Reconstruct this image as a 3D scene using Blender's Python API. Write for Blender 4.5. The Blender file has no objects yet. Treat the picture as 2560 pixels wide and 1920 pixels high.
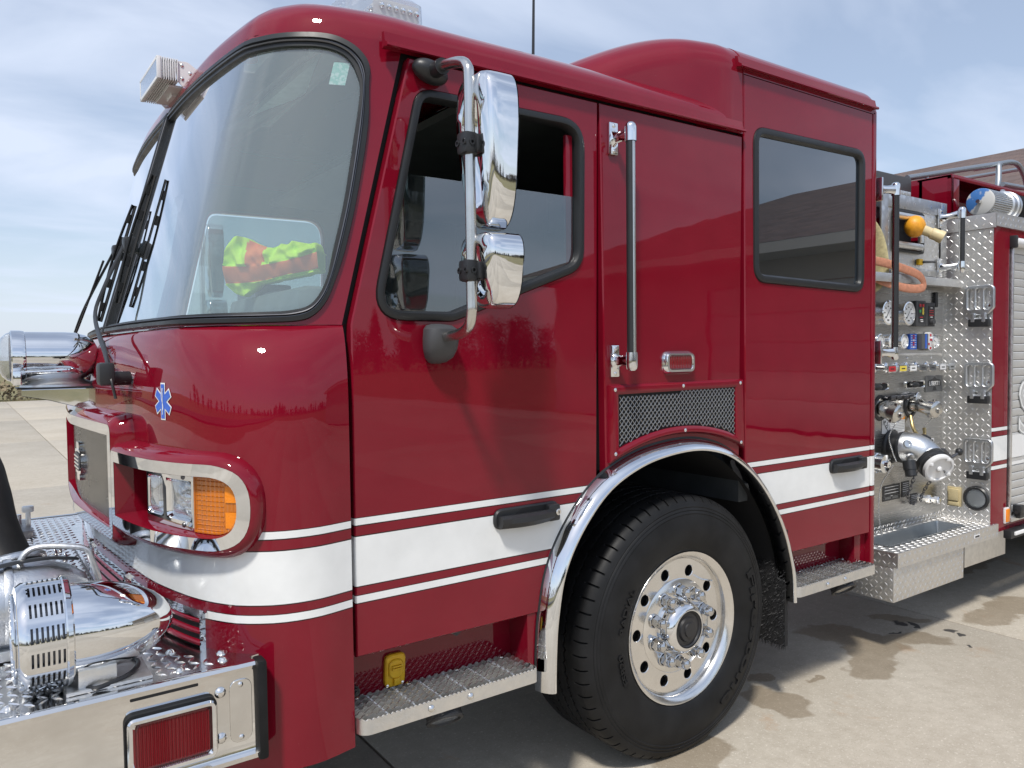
import bpy, bmesh, math, random
from math import sin, cos, pi, radians, sqrt, atan2, hypot
from mathutils import Vector, Matrix
from mathutils.geometry import tessellate_polygon
random.seed(7)
S = bpy.context.scene
COL = S.collection
# ------------------------------------------------------------------ camera
cam_d = bpy.data.cameras.new("camera"); cam = bpy.data.objects.new("camera", cam_d); COL.objects.link(cam)
F_PX, YAW, PITCH, ROLL = 1939.34, 0.61635, -0.039053, -0.011687
cam_d.sensor_width = 36.0; cam_d.lens = F_PX / 2560 * 36.0
cam_d.clip_start = 0.05; cam_d.clip_end = 3000
fw = Vector((sin(YAW)*cos(PITCH), cos(YAW)*cos(PITCH), sin(PITCH)))
rt = fw.cross(Vector((0,0,1))).normalized(); up = rt.cross(fw)
rt2 = rt*cos(ROLL) + up*sin(ROLL); up2 = -rt*sin(ROLL) + up*cos(ROLL)
cam.matrix_world = Matrix(((rt2.x, up2.x, -fw.x, -2.3011), (rt2.y, up2.y, -fw.y, -2.0870), (rt2.z, up2.z, -fw.z, 1.6032), (0,0,0,1)))
S.camera = cam
# ------------------------------------------------------------------ light, sky, exposure
SUN_DIR = Vector((-0.46, -0.40, 0.92)).normalized()      # towards the sun
SUN_EL = math.asin(SUN_DIR.z); SUN_AZ = atan2(SUN_DIR.x, SUN_DIR.y)
sd = bpy.data.lights.new("sun", 'SUN'); sd.energy = 2.7; sd.angle = radians(6); sd.color = (1.0, 0.955, 0.89)
sun = bpy.data.objects.new("sun", sd); COL.objects.link(sun)
sun.rotation_euler = (-SUN_DIR).to_track_quat('-Z', 'Y').to_euler()
W = bpy.data.worlds.new("World"); S.world = W; W.use_nodes = True
wn = W.node_tree.nodes; wl = W.node_tree.links; wn.clear()
def wnode(t, **k):
    n = wn.new(t)
    for a, b in k.items(): setattr(n, a, b)
    return n
w_out = wnode('ShaderNodeOutputWorld'); w_bg = wnode('ShaderNodeBackground'); w_sky = wnode('ShaderNodeTexSky')
w_sky.sky_type = 'NISHITA'; w_sky.sun_disc = False; w_sky.sun_elevation = SUN_EL; w_sky.sun_rotation = SUN_AZ
w_sky.air_density = 1.0; w_sky.dust_density = 1.2; w_sky.ozone_density = 1.0
w_bg.inputs[1].default_value = 0.105
w_tc = wnode('ShaderNodeTexCoord')
# thin high cloud: noise laid out on a flat layer overhead (direction divided by height)
w_sep = wnode('ShaderNodeSeparateXYZ'); wl.new(w_tc.outputs['Generated'], w_sep.inputs[0])
w_mx = wnode('ShaderNodeMath', operation='MAXIMUM'); wl.new(w_sep.outputs[2], w_mx.inputs[0]); w_mx.inputs[1].default_value = 0.0
w_ad = wnode('ShaderNodeMath', operation='ADD'); wl.new(w_mx.outputs[0], w_ad.inputs[0]); w_ad.inputs[1].default_value = 0.16
w_dx = wnode('ShaderNodeMath', operation='DIVIDE'); wl.new(w_sep.outputs[0], w_dx.inputs[0]); wl.new(w_ad.outputs[0], w_dx.inputs[1])
w_dy = wnode('ShaderNodeMath', operation='DIVIDE'); wl.new(w_sep.outputs[1], w_dy.inputs[0]); wl.new(w_ad.outputs[0], w_dy.inputs[1])
w_cb = wnode('ShaderNodeCombineXYZ'); wl.new(w_dx.outputs[0], w_cb.inputs[0]); wl.new(w_dy.outputs[0], w_cb.inputs[1])
w_mp = wnode('ShaderNodeMapping'); wl.new(w_cb.outputs[0], w_mp.inputs[0]); w_mp.inputs['Rotation'].default_value = (0, 0, 0.5); w_mp.inputs['Scale'].default_value = (0.65, 1.15, 1)
w_n1 = wnode('ShaderNodeTexNoise'); wl.new(w_mp.outputs[0], w_n1.inputs[0]); w_n1.inputs['Scale'].default_value = 1.3; w_n1.inputs['Detail'].default_value = 7; w_n1.inputs['Roughness'].default_value = 0.5; w_n1.inputs['Distortion'].default_value = 0.5
w_r1 = wnode('ShaderNodeMapRange'); wl.new(w_n1.outputs[0], w_r1.inputs[0])
w_r1.inputs[1].default_value = 0.42; w_r1.inputs[2].default_value = 0.66; w_r1.inputs[3].default_value = 0.33; w_r1.inputs[4].default_value = 0.92
w_hz = wnode('ShaderNodeMapRange'); wl.new(w_mx.outputs[0], w_hz.inputs[0])       # haze thickens to the horizon
w_hz.inputs[1].default_value = 0.0; w_hz.inputs[2].default_value = 0.30; w_hz.inputs[3].default_value = 0.75; w_hz.inputs[4].default_value = 0.0
w_max = wnode('ShaderNodeMath', operation='MAXIMUM'); wl.new(w_r1.outputs[0], w_max.inputs[0]); wl.new(w_hz.outputs[0], w_max.inputs[1])
w_mix = wnode('ShaderNodeMix', data_type='RGBA'); wl.new(w_max.outputs[0], w_mix.inputs[0]); wl.new(w_sky.outputs[0], w_mix.inputs[6]); w_mix.inputs[7].default_value = (5.6, 6.25, 7.55, 1)
wl.new(w_mix.outputs[2], w_bg.inputs[0]); wl.new(w_bg.outputs[0], w_out.inputs[0])
S.view_settings.view_transform = 'Standard'; S.view_settings.look = 'None'; S.view_settings.gamma = 1.0
S.view_settings.use_curve_mapping = False; S.view_settings.exposure = 0.42
S.cycles.max_bounces = 10; S.cycles.transparent_max_bounces = 16; S.cycles.glossy_bounces = 6
S.cycles.caustics_reflective = False; S.cycles.caustics_refractive = False; S.cycles.use_denoising = True
S.cycles.sample_clamp_indirect = 6.0
# ------------------------------------------------------------------ materials
class NT:
    def __init__(s, name):
        s.m = bpy.data.materials.new(name); s.m.use_nodes = True; s.t = s.m.node_tree; s.n = s.t.nodes; s.l = s.t.links
        s.p = s.n.get('Principled BSDF'); s.tc = s.n.new('ShaderNodeTexCoord')
    def node(s, t, **k):
        n = s.n.new(t)
        for a, b in k.items(): setattr(n, a, b)
        return n
    def link(s, a, b): s.l.new(a, b)
    def noise(s, scale, detail=4, rough=0.55, co='Object', mapscale=None):
        n = s.node('ShaderNodeTexNoise'); n.inputs['Scale'].default_value = scale; n.inputs['Detail'].default_value = detail; n.inputs['Roughness'].default_value = rough
        src = s.tc.outputs[co]
        if mapscale:
            m = s.node('ShaderNodeMapping'); m.inputs['Scale'].default_value = mapscale; s.link(src, m.inputs[0]); src = m.outputs[0]
        s.link(src, n.inputs[0]); return n.outputs[0]
    def rng(s, v, a, b, c, d):
        n = s.node('ShaderNodeMapRange'); s.link(v, n.inputs[0])
        for i, x in enumerate((a, b, c, d)): n.inputs[i+1].default_value = x
        return n.outputs[0]
    def math(s, op, a, b=None):
        n = s.node('ShaderNodeMath', operation=op)
        for i, x in enumerate((a, b)):
            if x is None: continue
            if isinstance(x, (int, float)): n.inputs[i].default_value = x
            else: s.link(x, n.inputs[i])
        return n.outputs[0]
    def mix(s, f, a, b, blend='MIX'):
        n = s.node('ShaderNodeMix', data_type='RGBA', blend_type=blend)
        for i, x in ((0, f), (6, a), (7, b)):
            if isinstance(x, (int, float)): n.inputs[i].default_value = x
            elif isinstance(x, tuple): n.inputs[i].default_value = (*x[:3], 1)
            else: s.link(x, n.inputs[i])
        return n.outputs[2]
    def ramp(s, v, stops, interp='LINEAR'):
        n = s.node('ShaderNodeValToRGB'); s.link(v, n.inputs[0]); r = n.color_ramp; r.interpolation = interp
        while len(r.elements) > 1: r.elements.remove(r.elements[0])
        r.elements[0].position = stops[0][0]; r.elements[0].color = (*stops[0][1], 1)
        for p, c in stops[1:]:
            e = r.elements.new(p); e.color = (*c, 1)
        return n.outputs[0]
    def bump(s, h, strength=0.2, dist=0.01):
        n = s.node('ShaderNodeBump'); n.inputs['Strength'].default_value = strength; n.inputs['Distance'].default_value = dist
        s.link(h, n.inputs['Height']); s.link(n.outputs[0], s.p.inputs['Normal']); return n
    def set(s, **k):
        nm = dict(col='Base Color', rough='Roughness', metal='Metallic', ior='IOR', trans='Transmission Weight', coat='Coat Weight', coatr='Coat Roughness', spec='Specular IOR Level', alpha='Alpha', sheen='Sheen Weight')
        for a, v in k.items():
            i = s.p.inputs[nm[a]]
            if isinstance(v, (int, float)): i.default_value = v
            elif isinstance(v, tuple): i.default_value = (*v[:3], 1)
            else: s.link(v, i)
        return s
M = {}
def simple(name, col, rough=0.5, metal=0.0, vary=0.0, nscale=30, rvar=0.0, bump=0.0, bscale=200, **k):
    t = NT(name); t.set(col=col, rough=rough, metal=metal, **k)
    if vary:
        f = t.rng(t.noise(nscale), 0.3, 0.7, 0, 1)
        t.set(col=t.mix(f, tuple(c*(1-vary) for c in col), tuple(min(1, c*(1+vary)) for c in col)))
    if rvar:
        t.set(rough=t.rng(t.noise(nscale*0.7, 5), 0.3, 0.7, max(0.0, rough-rvar), rough+rvar))
    if bump: t.bump(t.noise(bscale, 3), bump, 0.002)
    M[name] = t.m; return t
RED = (0.172, 0.0032, 0.0135); WHITE = (0.78, 0.79, 0.78)
def paint(name, stripes):
    t = NT(name)
    spk = t.rng(t.noise(5.0, 4), 0.35, 0.7, 0, 1)
    red = t.mix(spk, RED, tuple(c*1.12+0.001 for c in RED))
    # road film low on the body: pale grey-brown specks
    dirt = t.rng(t.noise(190, 2), 0.73, 0.79, 0, 0.30)
    red = t.mix(dirt, red, (0.30, 0.16, 0.14))
    if stripes:
        sp = t.node('ShaderNodeSeparateXYZ'); t.link(t.tc.outputs['Object'], sp.inputs[0])
        v = t.rng(sp.outputs[2], 0.85, 1.15, 0, 1)
        def q(z): return (z-0.85)/0.30
        st = [(0.0, (0, 0, 0))]
        for a, b in ((0.881, 0.902), (0.930, 1.076), (1.109, 1.129)):
            st += [(q(a-0.003), (0, 0, 1)), (q(a), (1, 0, 0)), (q(b), (0, 0, 1)), (q(b+0.003), (0, 0, 0))]
        r = t.ramp(v, st, 'CONSTANT')
        s2 = t.node('ShaderNodeSeparateColor'); t.link(r, s2.inputs[0])
        wcol = t.mix(t.rng(t.noise(9, 5), 0.35, 0.75, 0, 1), WHITE, (0.70, 0.71, 0.70))
        c = t.mix(s2.outputs[0], red, wcol); c = t.mix(s2.outputs[2], c, (0.03, 0.008, 0.01))
        t.set(col=c)
    else: t.set(col=red)
    t.set(rough=0.5, spec=0.0, coat=1.0, coatr=0.03); t.p.inputs['Coat IOR'].default_value = 1.47
    t.link(t.rng(t.noise(34, 5, 0.7), 0.42, 0.74, 0.012, 0.045), t.p.inputs['Coat Roughness'])
    wav = t.node('ShaderNodeBump'); wav.inputs['Strength'].default_value = 0.05; wav.inputs['Distance'].default_value = 0.02
    t.link(t.noise(2.6, 2), wav.inputs['Height'])
    t.link(wav.outputs[0], t.p.inputs['Normal']); t.link(wav.outputs[0], t.p.inputs['Coat Normal'])
    M[name] = t.m
paint('red_paint', True); paint('red_plain', False)
def metal(name, col, rough, rv=0.03, ns=14, bump=0.0, bs=3.0, stretch=None):
    t = NT(name); t.set(metal=1.0)
    n = t.noise(ns, 5, 0.6, mapscale=stretch)
    t.set(col=t.mix(t.rng(n, 0.3, 0.75, 0, 1), col, tuple(c*0.86 for c in col)), rough=t.rng(n, 0.3, 0.75, max(0.0, rough-rv), rough+rv))
    if bump: t.bump(t.noise(bs, 3), bump, 0.02)
    M[name] = t.m
metal('chrome', (0.86, 0.87, 0.88), 0.035, 0.02, 8, 0.02, 4)
metal('bumper_chrome', (0.80, 0.79, 0.77), 0.07, 0.05, 9, 0.04, 2.5)
metal('polished', (0.82, 0.81, 0.79), 0.19, 0.06, 10); metal('nut_chrome', (0.62, 0.62, 0.62), 0.08, 0.03, 30)
metal('stainless_tube', (0.66, 0.65, 0.62), 0.24, 0.06, 12)
metal('brushed', (0.52, 0.51, 0.49), 0.30, 0.07, 5, stretch=(1, 1, 30))
metal('aluminium', (0.78, 0.78, 0.77), 0.40, 0.10, 25, 0.10, 60)
metal('cast', (0.66, 0.68, 0.70), 0.36, 0.08, 30, 0.08, 120)
metal('tread_plate', (0.76, 0.75, 0.73), 0.46, 0.08, 22)
metal('tread_lozenge', (0.78, 0.77, 0.75), 0.45, 0.06, 30)
metal('deck_plate', (0.70, 0.70, 0.70), 0.20, 0.07, 16); metal('deck_bar', (0.88, 0.87, 0.86), 0.22, 0.05, 30)
metal('galvanised', (0.42, 0.45, 0.47), 0.48, 0.08, 9)
metal('mesh_grey', (0.46, 0.46, 0.46), 0.38, 0.05, 30)
metal('dark_steel', (0.16, 0.16, 0.17), 0.4, 0.08, 30)
metal('brass', (0.55, 0.42, 0.20), 0.35, 0.05, 30)
# swirl-polished aluminium of the crosslay door frame
t = NT('swirl'); vo = t.node('ShaderNodeTexVoronoi'); vo.inputs['Scale'].default_value = 26; t.link(t.tc.outputs['Object'], vo.inputs[0])
t.set(metal=1.0, col=t.mix(t.rng(vo.outputs['Distance'], 0, 0.6, 0, 1), (0.78, 0.78, 0.77), (0.52, 0.52, 0.52)), rough=t.rng(vo.outputs['Distance'], 0, 0.6, 0.22, 0.42)); M['swirl'] = t.m
simple('black_plastic', (0.018, 0.019, 0.021), 0.42, bump=0.15, bscale=400, rvar=0.06)
simple('grey_plastic', (0.055, 0.056, 0.060), 0.5, bump=0.2, bscale=300)
simple('rubber', (0.0085, 0.0088, 0.0096), 0.56, spec=0.28, vary=0.45, nscale=9, rvar=0.08, bump=0.12, bscale=160)
simple('gasket', (0.012, 0.013, 0.014), 0.42, rvar=0.08, nscale=20)
simple('gap_black', (0.006, 0.006, 0.007), 0.7)
simple('well_black', (0.009, 0.009, 0.010), 0.85, bump=0.5, bscale=90)
simple('bristle', (0.012, 0.012, 0.013), 0.55)
simple('interior', (0.055, 0.060, 0.063), 0.65, vary=0.2, nscale=8)
simple('dash', (0.17, 0.195, 0.195), 0.6, vary=0.15, nscale=10, bump=0.2, bscale=300)
simple('seat_cloth', (0.03, 0.033, 0.036), 0.85, bump=0.3, bscale=200)
simple('yellow_plastic', (0.78, 0.46, 0.02), 0.42, vary=0.1)
simple('yellow_ball', (0.75, 0.33, 0.02), 0.45, vary=0.15, nscale=40, bump=0.3, bscale=90)
simple('cream', (0.62, 0.52, 0.30), 0.5, vary=0.12)
simple('hose_tan', (0.56, 0.50, 0.28), 0.8, vary=0.2, nscale=60, bump=0.5, bscale=350)
simple('hose_orange', (0.46, 0.20, 0.12), 0.75, vary=0.2, nscale=50, bump=0.4, bscale=350)
simple('white_gloss', (0.8, 0.8, 0.79), 0.25)
simple('white_alu', (0.72, 0.72, 0.72), 0.4, rvar=0.05)
simple('decal_blue', (0.03, 0.12, 0.55), 0.3)
simple('decal_grey', (0.33, 0.34, 0.34), 0.4)
simple('decal_black', (0.02, 0.02, 0.022), 0.4)
simple('decal_red', (0.5, 0.02, 0.03), 0.4)
simple('decal_green', (0.06, 0.4, 0.12), 0.4)
simple('decal_yellow', (0.75, 0.6, 0.08), 0.4)
simple('label_orange', (0.85, 0.28, 0.02), 0.4)
simple('shutter', (0.62, 0.62, 0.61), 0.38, metal=0.35, vary=0.06, nscale=6)
simple('plate_grey', (0.16, 0.165, 0.17), 0.35, metal=0.6)
simple('hivis', (0.66, 0.98, 0.04), 0.75, bump=0.7, bscale=260, vary=0.08)
simple('hivis_orange', (1.0, 0.22, 0.05), 0.7, vary=0.08)
simple('skin', (0.5, 0.3, 0.22), 0.6); simple('cloth_black', (0.015, 0.015, 0.018), 0.8)
simple('rust', (0.20, 0.09, 0.035), 0.8, vary=0.4)
def lens(name, col, rough=0.08, scale=120, ax=(1, 1, 1), strength=0.5):
    t = NT(name); t.set(col=t.mix(t.rng(t.noise(8), 0.3, 0.7, 0, 1), col, tuple(c*0.82 for c in col)), rough=rough, coat=0.6)
    w = t.node('ShaderNodeTexWave'); w.inputs['Scale'].default_value = scale; w.bands_direction = 'X'
    t.link(t.tc.outputs['Object'], w.inputs[0]); t.bump(w.outputs[0], strength, 0.004); M[name] = t.m
lens('red_lens', (0.20, 0.006, 0.012), scale=34); lens('amber_lens', (0.58, 0.16, 0.002), scale=40)
simple('amber_reflector', (0.85, 0.25, 0.006), 0.3, bump=0.9, bscale=260)
simple('red_reflection', (0.30, 0.01, 0.016), 0.16, coat=0.8)
def glass(name, tint, refl=0.07, rough=0.0, opaque=0.0, ocol=(0.02, 0.025, 0.03)):
    t = NT(name); t.n.remove(t.p)
    tr = t.node('ShaderNodeBsdfTransparent'); tr.inputs[0].default_value = (*tint, 1)
    gl = t.node('ShaderNodeBsdfGlossy'); gl.inputs['Roughness'].default_value = rough; gl.inputs[0].default_value = (0.95, 0.97, 1, 1)
    fr = t.node('ShaderNodeFresnel'); gm = t.node('ShaderNodeNewGeometry'); t.link(t.rng(gm.outputs['Backfacing'], 0, 1, 1.52, 1/1.52), fr.inputs[0])
    f = t.math('MULTIPLY', fr.outputs[0], refl); f = t.math('MINIMUM', f, 1.0)
    body = tr.outputs[0]
    if opaque:
        df = t.node('ShaderNodeBsdfDiffuse'); df.inputs[0].default_value = (*ocol, 1)
        mx = t.node('ShaderNodeMixShader'); mx.inputs[0].default_value = opaque; t.link(tr.outputs[0], mx.inputs[1]); t.link(df.outputs[0], mx.inputs[2]); body = mx.outputs[0]
    m2 = t.node('ShaderNodeMixShader'); t.link(f, m2.inputs[0]); t.link(body, m2.inputs[1]); t.link(gl.outputs[0], m2.inputs[2])
    out = t.n.get('Material Output'); t.link(m2.outputs[0], out.inputs[0]); M[name] = t.m
glass('windshield_glass', (0.82, 0.92, 0.91), 2.6, 0.0, 0.26, (0.42, 0.52, 0.51))  # pale teal diffuse layer painted in for sky reflection and sunlit haze
glass('side_glass', (0.50, 0.57, 0.58), 3.4, 0.0, 0.10, (0.1, 0.12, 0.12))
glass('dark_glass', (0.10, 0.12, 0.14), 3.0, 0.0, 0.5, (0.012, 0.02, 0.028))
glass('clear_lens', (0.90, 0.92, 0.93), 2.0, 0.05, 0.18, (0.7, 0.72, 0.74))
# ------------------------------------------------------------------ mesh collector
def cat(pts, n=8, closed=False):
    P = [Vector(p) for p in pts]; out = []; N = len(P)
    for i in range(N if closed else N-1):
        p0 = P[(i-1) % N] if (closed or i > 0) else P[0]*2-P[1]
        p1 = P[i]; p2 = P[(i+1) % N]; p3 = P[(i+2) % N] if (closed or i+2 < N) else P[-1]*2-P[-2]
        for k in range(n):
            t = k/n; out.append(0.5*((2*p1)+(p2-p0)*t+(2*p0-5*p1+4*p2-p3)*t*t+(3*p1-p0-3*p2+p3)*t**3))
    if not closed: out.append(P[-1].copy())
    return out
def resample(pts, n, closed=False):
    P = [Vector(p) for p in pts]
    if closed: P = P+[P[0]]
    L = [0.0]
    for a, b in zip(P, P[1:]): L.append(L[-1]+(b-a).length)
    out = []; j = 0; m = n if closed else n-1
    for i in range(n):
        d = L[-1]*i/m
        while j < len(L)-2 and L[j+1] < d: j += 1
        u = (d-L[j])/max(1e-9, L[j+1]-L[j]); out.append(P[j].lerp(P[j+1], min(1, u)))
    return out
def fillet(poly, n=5):
    out = []; N = len(poly)
    for i in range(N):
        p = Vector(poly[i][:2]); r = poly[i][2] if len(poly[i]) > 2 else 0
        if r <= 0: out.append(p); continue
        a = Vector(poly[i-1][:2])-p; b = Vector(poly[(i+1) % N][:2])-p
        la, lb = a.length, b.length; a.normalize(); b.normalize()
        ang = a.angle(b); d = min(r/math.tan(ang/2), la*0.49, lb*0.49)
        p1 = p+a*d; p2 = p+b*d
        for k in range(n+1):
            t = k/n; out.append(p1.lerp(p, t).lerp(p.lerp(p2, t), t))
    return out
def area2(L): return sum(L[i-1].x*L[i].y-L[i].x*L[i-1].y for i in range(len(L)))/2
def offset2(L, d):
    """closed 2-D loop moved inwards by d"""
    L = [Vector(p[:2]) for p in L]; s = 1 if area2(L) > 0 else -1; N = len(L); out = []
    for i in range(N):
        e1 = (L[i]-L[i-1]); e2 = (L[(i+1) % N]-L[i])
        if e1.length < 1e-7: e1 = e2
        if e2.length < 1e-7: e2 = e1
        n1 = Vector((-e1.y, e1.x)).normalized(); n2 = Vector((-e2.y, e2.x)).normalized()
        m = n1+n2
        if m.length < 1e-6: m = n1
        m.normalize(); c = max(0.35, m.dot(n1)); out.append(L[i]+m*(s*d/c))
    return out
def fill(loops):
    bm = bmesh.new(); k = 0
    for L in loops:
        vs = [bm.verts.new((p[0], p[1], 0)) for p in L]
        for i in range(len(vs)): bm.edges.new((vs[i-1], vs[i]))
    bm.verts.index_update(); bmesh.ops.triangle_fill(bm, use_beauty=True, use_dissolve=False, edges=bm.edges[:], normal=(0, 0, 1))
    out = [tuple(v.index for v in f.verts) for f in bm.faces]; bm.free(); return out
class G:
    def __init__(s): s.v = []; s.f = []; s.m = []
    def add(s, vs, fs, m=0):
        o = len(s.v); s.v += [tuple(v) for v in vs]
        for f in fs: s.f.append([i+o for i in f]); s.m.append(m)
        return s
    def box(s, c, d, m=0, bev=0.0, rot=None, taper=None):
        x, y, z = (d[0]/2, d[1]/2, d[2]/2)
        if bev <= 0:
            vs = [Vector((a*x, b*y, e*z)) for a in (-1, 1) for b in (-1, 1) for e in (-1, 1)]
            fs = [(0,1,3,2), (4,6,7,5), (0,4,5,1), (2,3,7,6), (0,2,6,4), (1,5,7,3)]
        else:
            bm = bmesh.new(); bmesh.ops.create_cube(bm, size=1.0)
            for v in bm.verts: v.co = Vector((v.co.x*d[0], v.co.y*d[1], v.co.z*d[2]))
            bmesh.ops.bevel(bm, geom=bm.edges[:], offset=min(bev, min(d)*0.49), segments=2, profile=0.6, affect='EDGES', clamp_overlap=True)
            bm.verts.index_update(); vs = [v.co.copy() for v in bm.verts]; fs = [[v.index for v in f.verts] for f in bm.faces]; bm.free()
        if rot is not None: vs = [rot @ v for v in vs]
        return s.add([v+Vector(c) for v in vs], fs, m)
    def rings(s, R, m=0, close=True, cap0=False, cap1=False, loop=False):
        n = len(R[0]); vs = [p for r in R for p in r]; fs = []
        K = len(R); k2 = n if close else n-1
        for i in range(K if loop else K-1):
            j = (i+1) % K
            for k in range(k2):
                a, b = i*n+k, i*n+(k+1) % n; c, d = j*n+(k+1) % n, j*n+k
                fs.append((a, b, c, d))
        if cap0: fs.append(tuple(range(n-1, -1, -1)))
        if cap1: fs.append(tuple(range((K-1)*n, K*n)))
        return s.add(vs, fs, m)
    def tube(s, pts, r, n=10, m=0, caps=True, flat=None):
        P = [Vector(p) for p in pts]; T = []
        for i in range(len(P)):
            t = (P[min(i+1, len(P)-1)]-P[max(i-1, 0)]); T.append(t.normalized() if t.length > 1e-9 else Vector((0,0,1)))
        u = T[0].orthogonal().normalized(); R = []
        if flat: u = (Vector(flat)-T[0]*T[0].dot(Vector(flat))).normalized()
        for i, p in enumerate(P):
            u = (u-T[i]*T[i].dot(u)).normalized(); w = T[i].cross(u)
            rr = r[i] if isinstance(r, list) else r
            ra, rb = (rr if isinstance(rr, tuple) else (rr, rr))
            R.append([p+u*cos(2*pi*k/n)*ra+w*sin(2*pi*k/n)*rb for k in range(n)])
        return s.rings(R, m, True, caps, caps)
    def lathe(s, prof, o, ax, n=32, m=0, caps=False, mats=None, a0=0.0):
        o = Vector(o); ax = Vector(ax).normalized(); u = ax.orthogonal().normalized(); w = ax.cross(u); R = []
        for r, h in prof: R.append([o+ax*h+(u*cos(a0+2*pi*k/n)+w*sin(a0+2*pi*k/n))*max(r, 1e-5) for k in range(n)])
        if mats:
            for i in range(len(R)-1): s.rings(R[i:i+2], mats[i])
        else: s.rings(R, m)
        if caps: s.add(R[0], [tuple(range(n-1, -1, -1))], m); s.add(R[-1], [tuple(range(n))], m)
        return s
    def cyl(s, a, b, r, n=16, m=0, r2=None):
        a, b = Vector(a), Vector(b); h = (b-a).length
        return s.lathe([(0, 0), (r, 0), (r if r2 is None else r2, h), (0, h)], a, b-a, n, m)
    def ell(s, c, r, n=16, k=10, m=0, rot=None, p=1.0):
        R = []
        for i in range(k+1):
            a = -pi/2+pi*i/k; row = []
            for j in range(n):
                b = 2*pi*j/n
                def pw(x): return math.copysign(abs(x)**p, x)
                v = Vector((r[0]*pw(cos(a))*pw(cos(b)), r[1]*pw(cos(a))*pw(sin(b)), r[2]*pw(sin(a))))
                if rot is not None: v = rot @ v
                row.append(v+Vector(c))
            R.append(row)
        return s.rings(R, m, True, True, True)
    def prism(s, outer, holes, fr, d, m=0, ch=0.0, back=True, mside=None):
        """2-D outline (with holes) raised along the frame normal: fr = (origin, u, v, normal); front face at 0, body goes back by d"""
        o, u, v, n = [Vector(x) for x in fr]; ms = m if mside is None else mside
        def P(p, h): return o+u*p[0]+v*p[1]+n*h
        loops = [[Vector(p[:2]) for p in outer]]+[[Vector(p[:2]) for p in h] for h in holes]
        front = [offset2(loops[0], ch)]+[offset2(h, -ch) for h in loops[1:]] if ch else loops
        flat = [p for L in front for p in L]; tri = fill(front)
        def ori(t):
            a, b, c = [flat[i] for i in t]; return t if (b-a).cross(c-a) > 0 else t[::-1]
        hand = u.cross(v).dot(n) > 0
        fs = [ori(t) if hand else ori(t)[::-1] for t in tri]
        s.add([P(p, 0) for p in flat], fs, m)
        if back: s.add([P(p, -d) for p in flat], [f[::-1] for f in fs], ms)
        for L, Fr in zip(loops, front):
            rg = ([[P(p, 0) for p in Fr]] if ch else [])+[[P(p, -ch) for p in L], [P(p, -d) for p in L]]
            if ch: s.rings(rg[:2], m); s.rings(rg[1:], ms)
            else: s.rings(rg, ms)
        return s
    def xform(s, mat):
        s.v = [tuple(mat @ Vector(v)) for v in s.v]; return s
    def mirror(s, y0=1.22):
        o = len(s.v); n = len(s.f); s.v += [(x, 2*y0-y, z) for x, y, z in s.v]
        s.f += [[i+o for i in f[::-1]] for f in s.f[:n]]; s.m += s.m[:n]; return s
    def data(s, name, mats, ang=34, weld=True):
        me = bpy.data.meshes.new(name); me.from_pydata(s.v, [], s.f)
        for m in mats: me.materials.append(M[m])
        me.polygons.foreach_set('material_index', s.m)
        bm = bmesh.new(); bm.from_mesh(me)
        if weld: bmesh.ops.remove_doubles(bm, verts=bm.verts[:], dist=1e-5)
        bmesh.ops.recalc_face_normals(bm, faces=bm.faces[:]); bm.to_mesh(me); bm.free()
        me.polygons.foreach_set('use_smooth', [True]*len(me.polygons)); me.set_sharp_from_angle(angle=radians(ang)); me.update()
        return me
    def build(s, name, mats, parent=None, label=None, ang=34, weld=True):
        if isinstance(mats, str): mats = [mats]
        o = bpy.data.objects.new(name, s.data(name, mats, ang, weld)); COL.objects.link(o)
        if parent: o.parent = parent
        if label: o['label'] = label
        return o
def inst(me, name, parent, mat=None, label=None):
    o = bpy.data.objects.new(name, me); COL.objects.link(o); o.parent = parent
    if mat is not None: o.matrix_local = mat
    if label: o['label'] = label
    return o
def thing(name, label, category, loc=(0, 0, 0), group=None):
    o = bpy.data.objects.new(name, None); COL.objects.link(o); o.location = loc; o.empty_display_size = 0.2
    o['label'] = label; o['category'] = category
    if group: o['group'] = group
    return o
def tag(o, label, category, group=None):
    o['label'] = label; o['category'] = category
    if group: o['group'] = group
    return o
def text_mesh(body, size, fr, depth=0.002, bold=0.0, align='CENTER'):
    """raised lettering: returns (verts, faces) on the frame (origin, u, v, normal)"""
    cu = bpy.data.curves.new("lettering", 'FONT'); cu.body = body; cu.size = size; cu.extrude = depth; cu.offset = bold; cu.align_x = align; cu.align_y = 'CENTER'; cu.resolution_u = 3
    o = bpy.data.objects.new("lettering", cu); COL.objects.link(o); dg = bpy.context.evaluated_depsgraph_get(); me = bpy.data.meshes.new_from_object(o.evaluated_get(dg))
    vs = [v.co.copy() for v in me.vertices]; fs = [tuple(p.vertices) for p in me.polygons]
    bpy.data.objects.remove(o); bpy.data.curves.remove(cu); bpy.data.meshes.remove(me)
    if fr is None: return vs, fs
    og, u, v, n = [Vector(x) for x in fr]
    return [og+u*p.x+v*p.y+n*p.z for p in vs], fs
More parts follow.
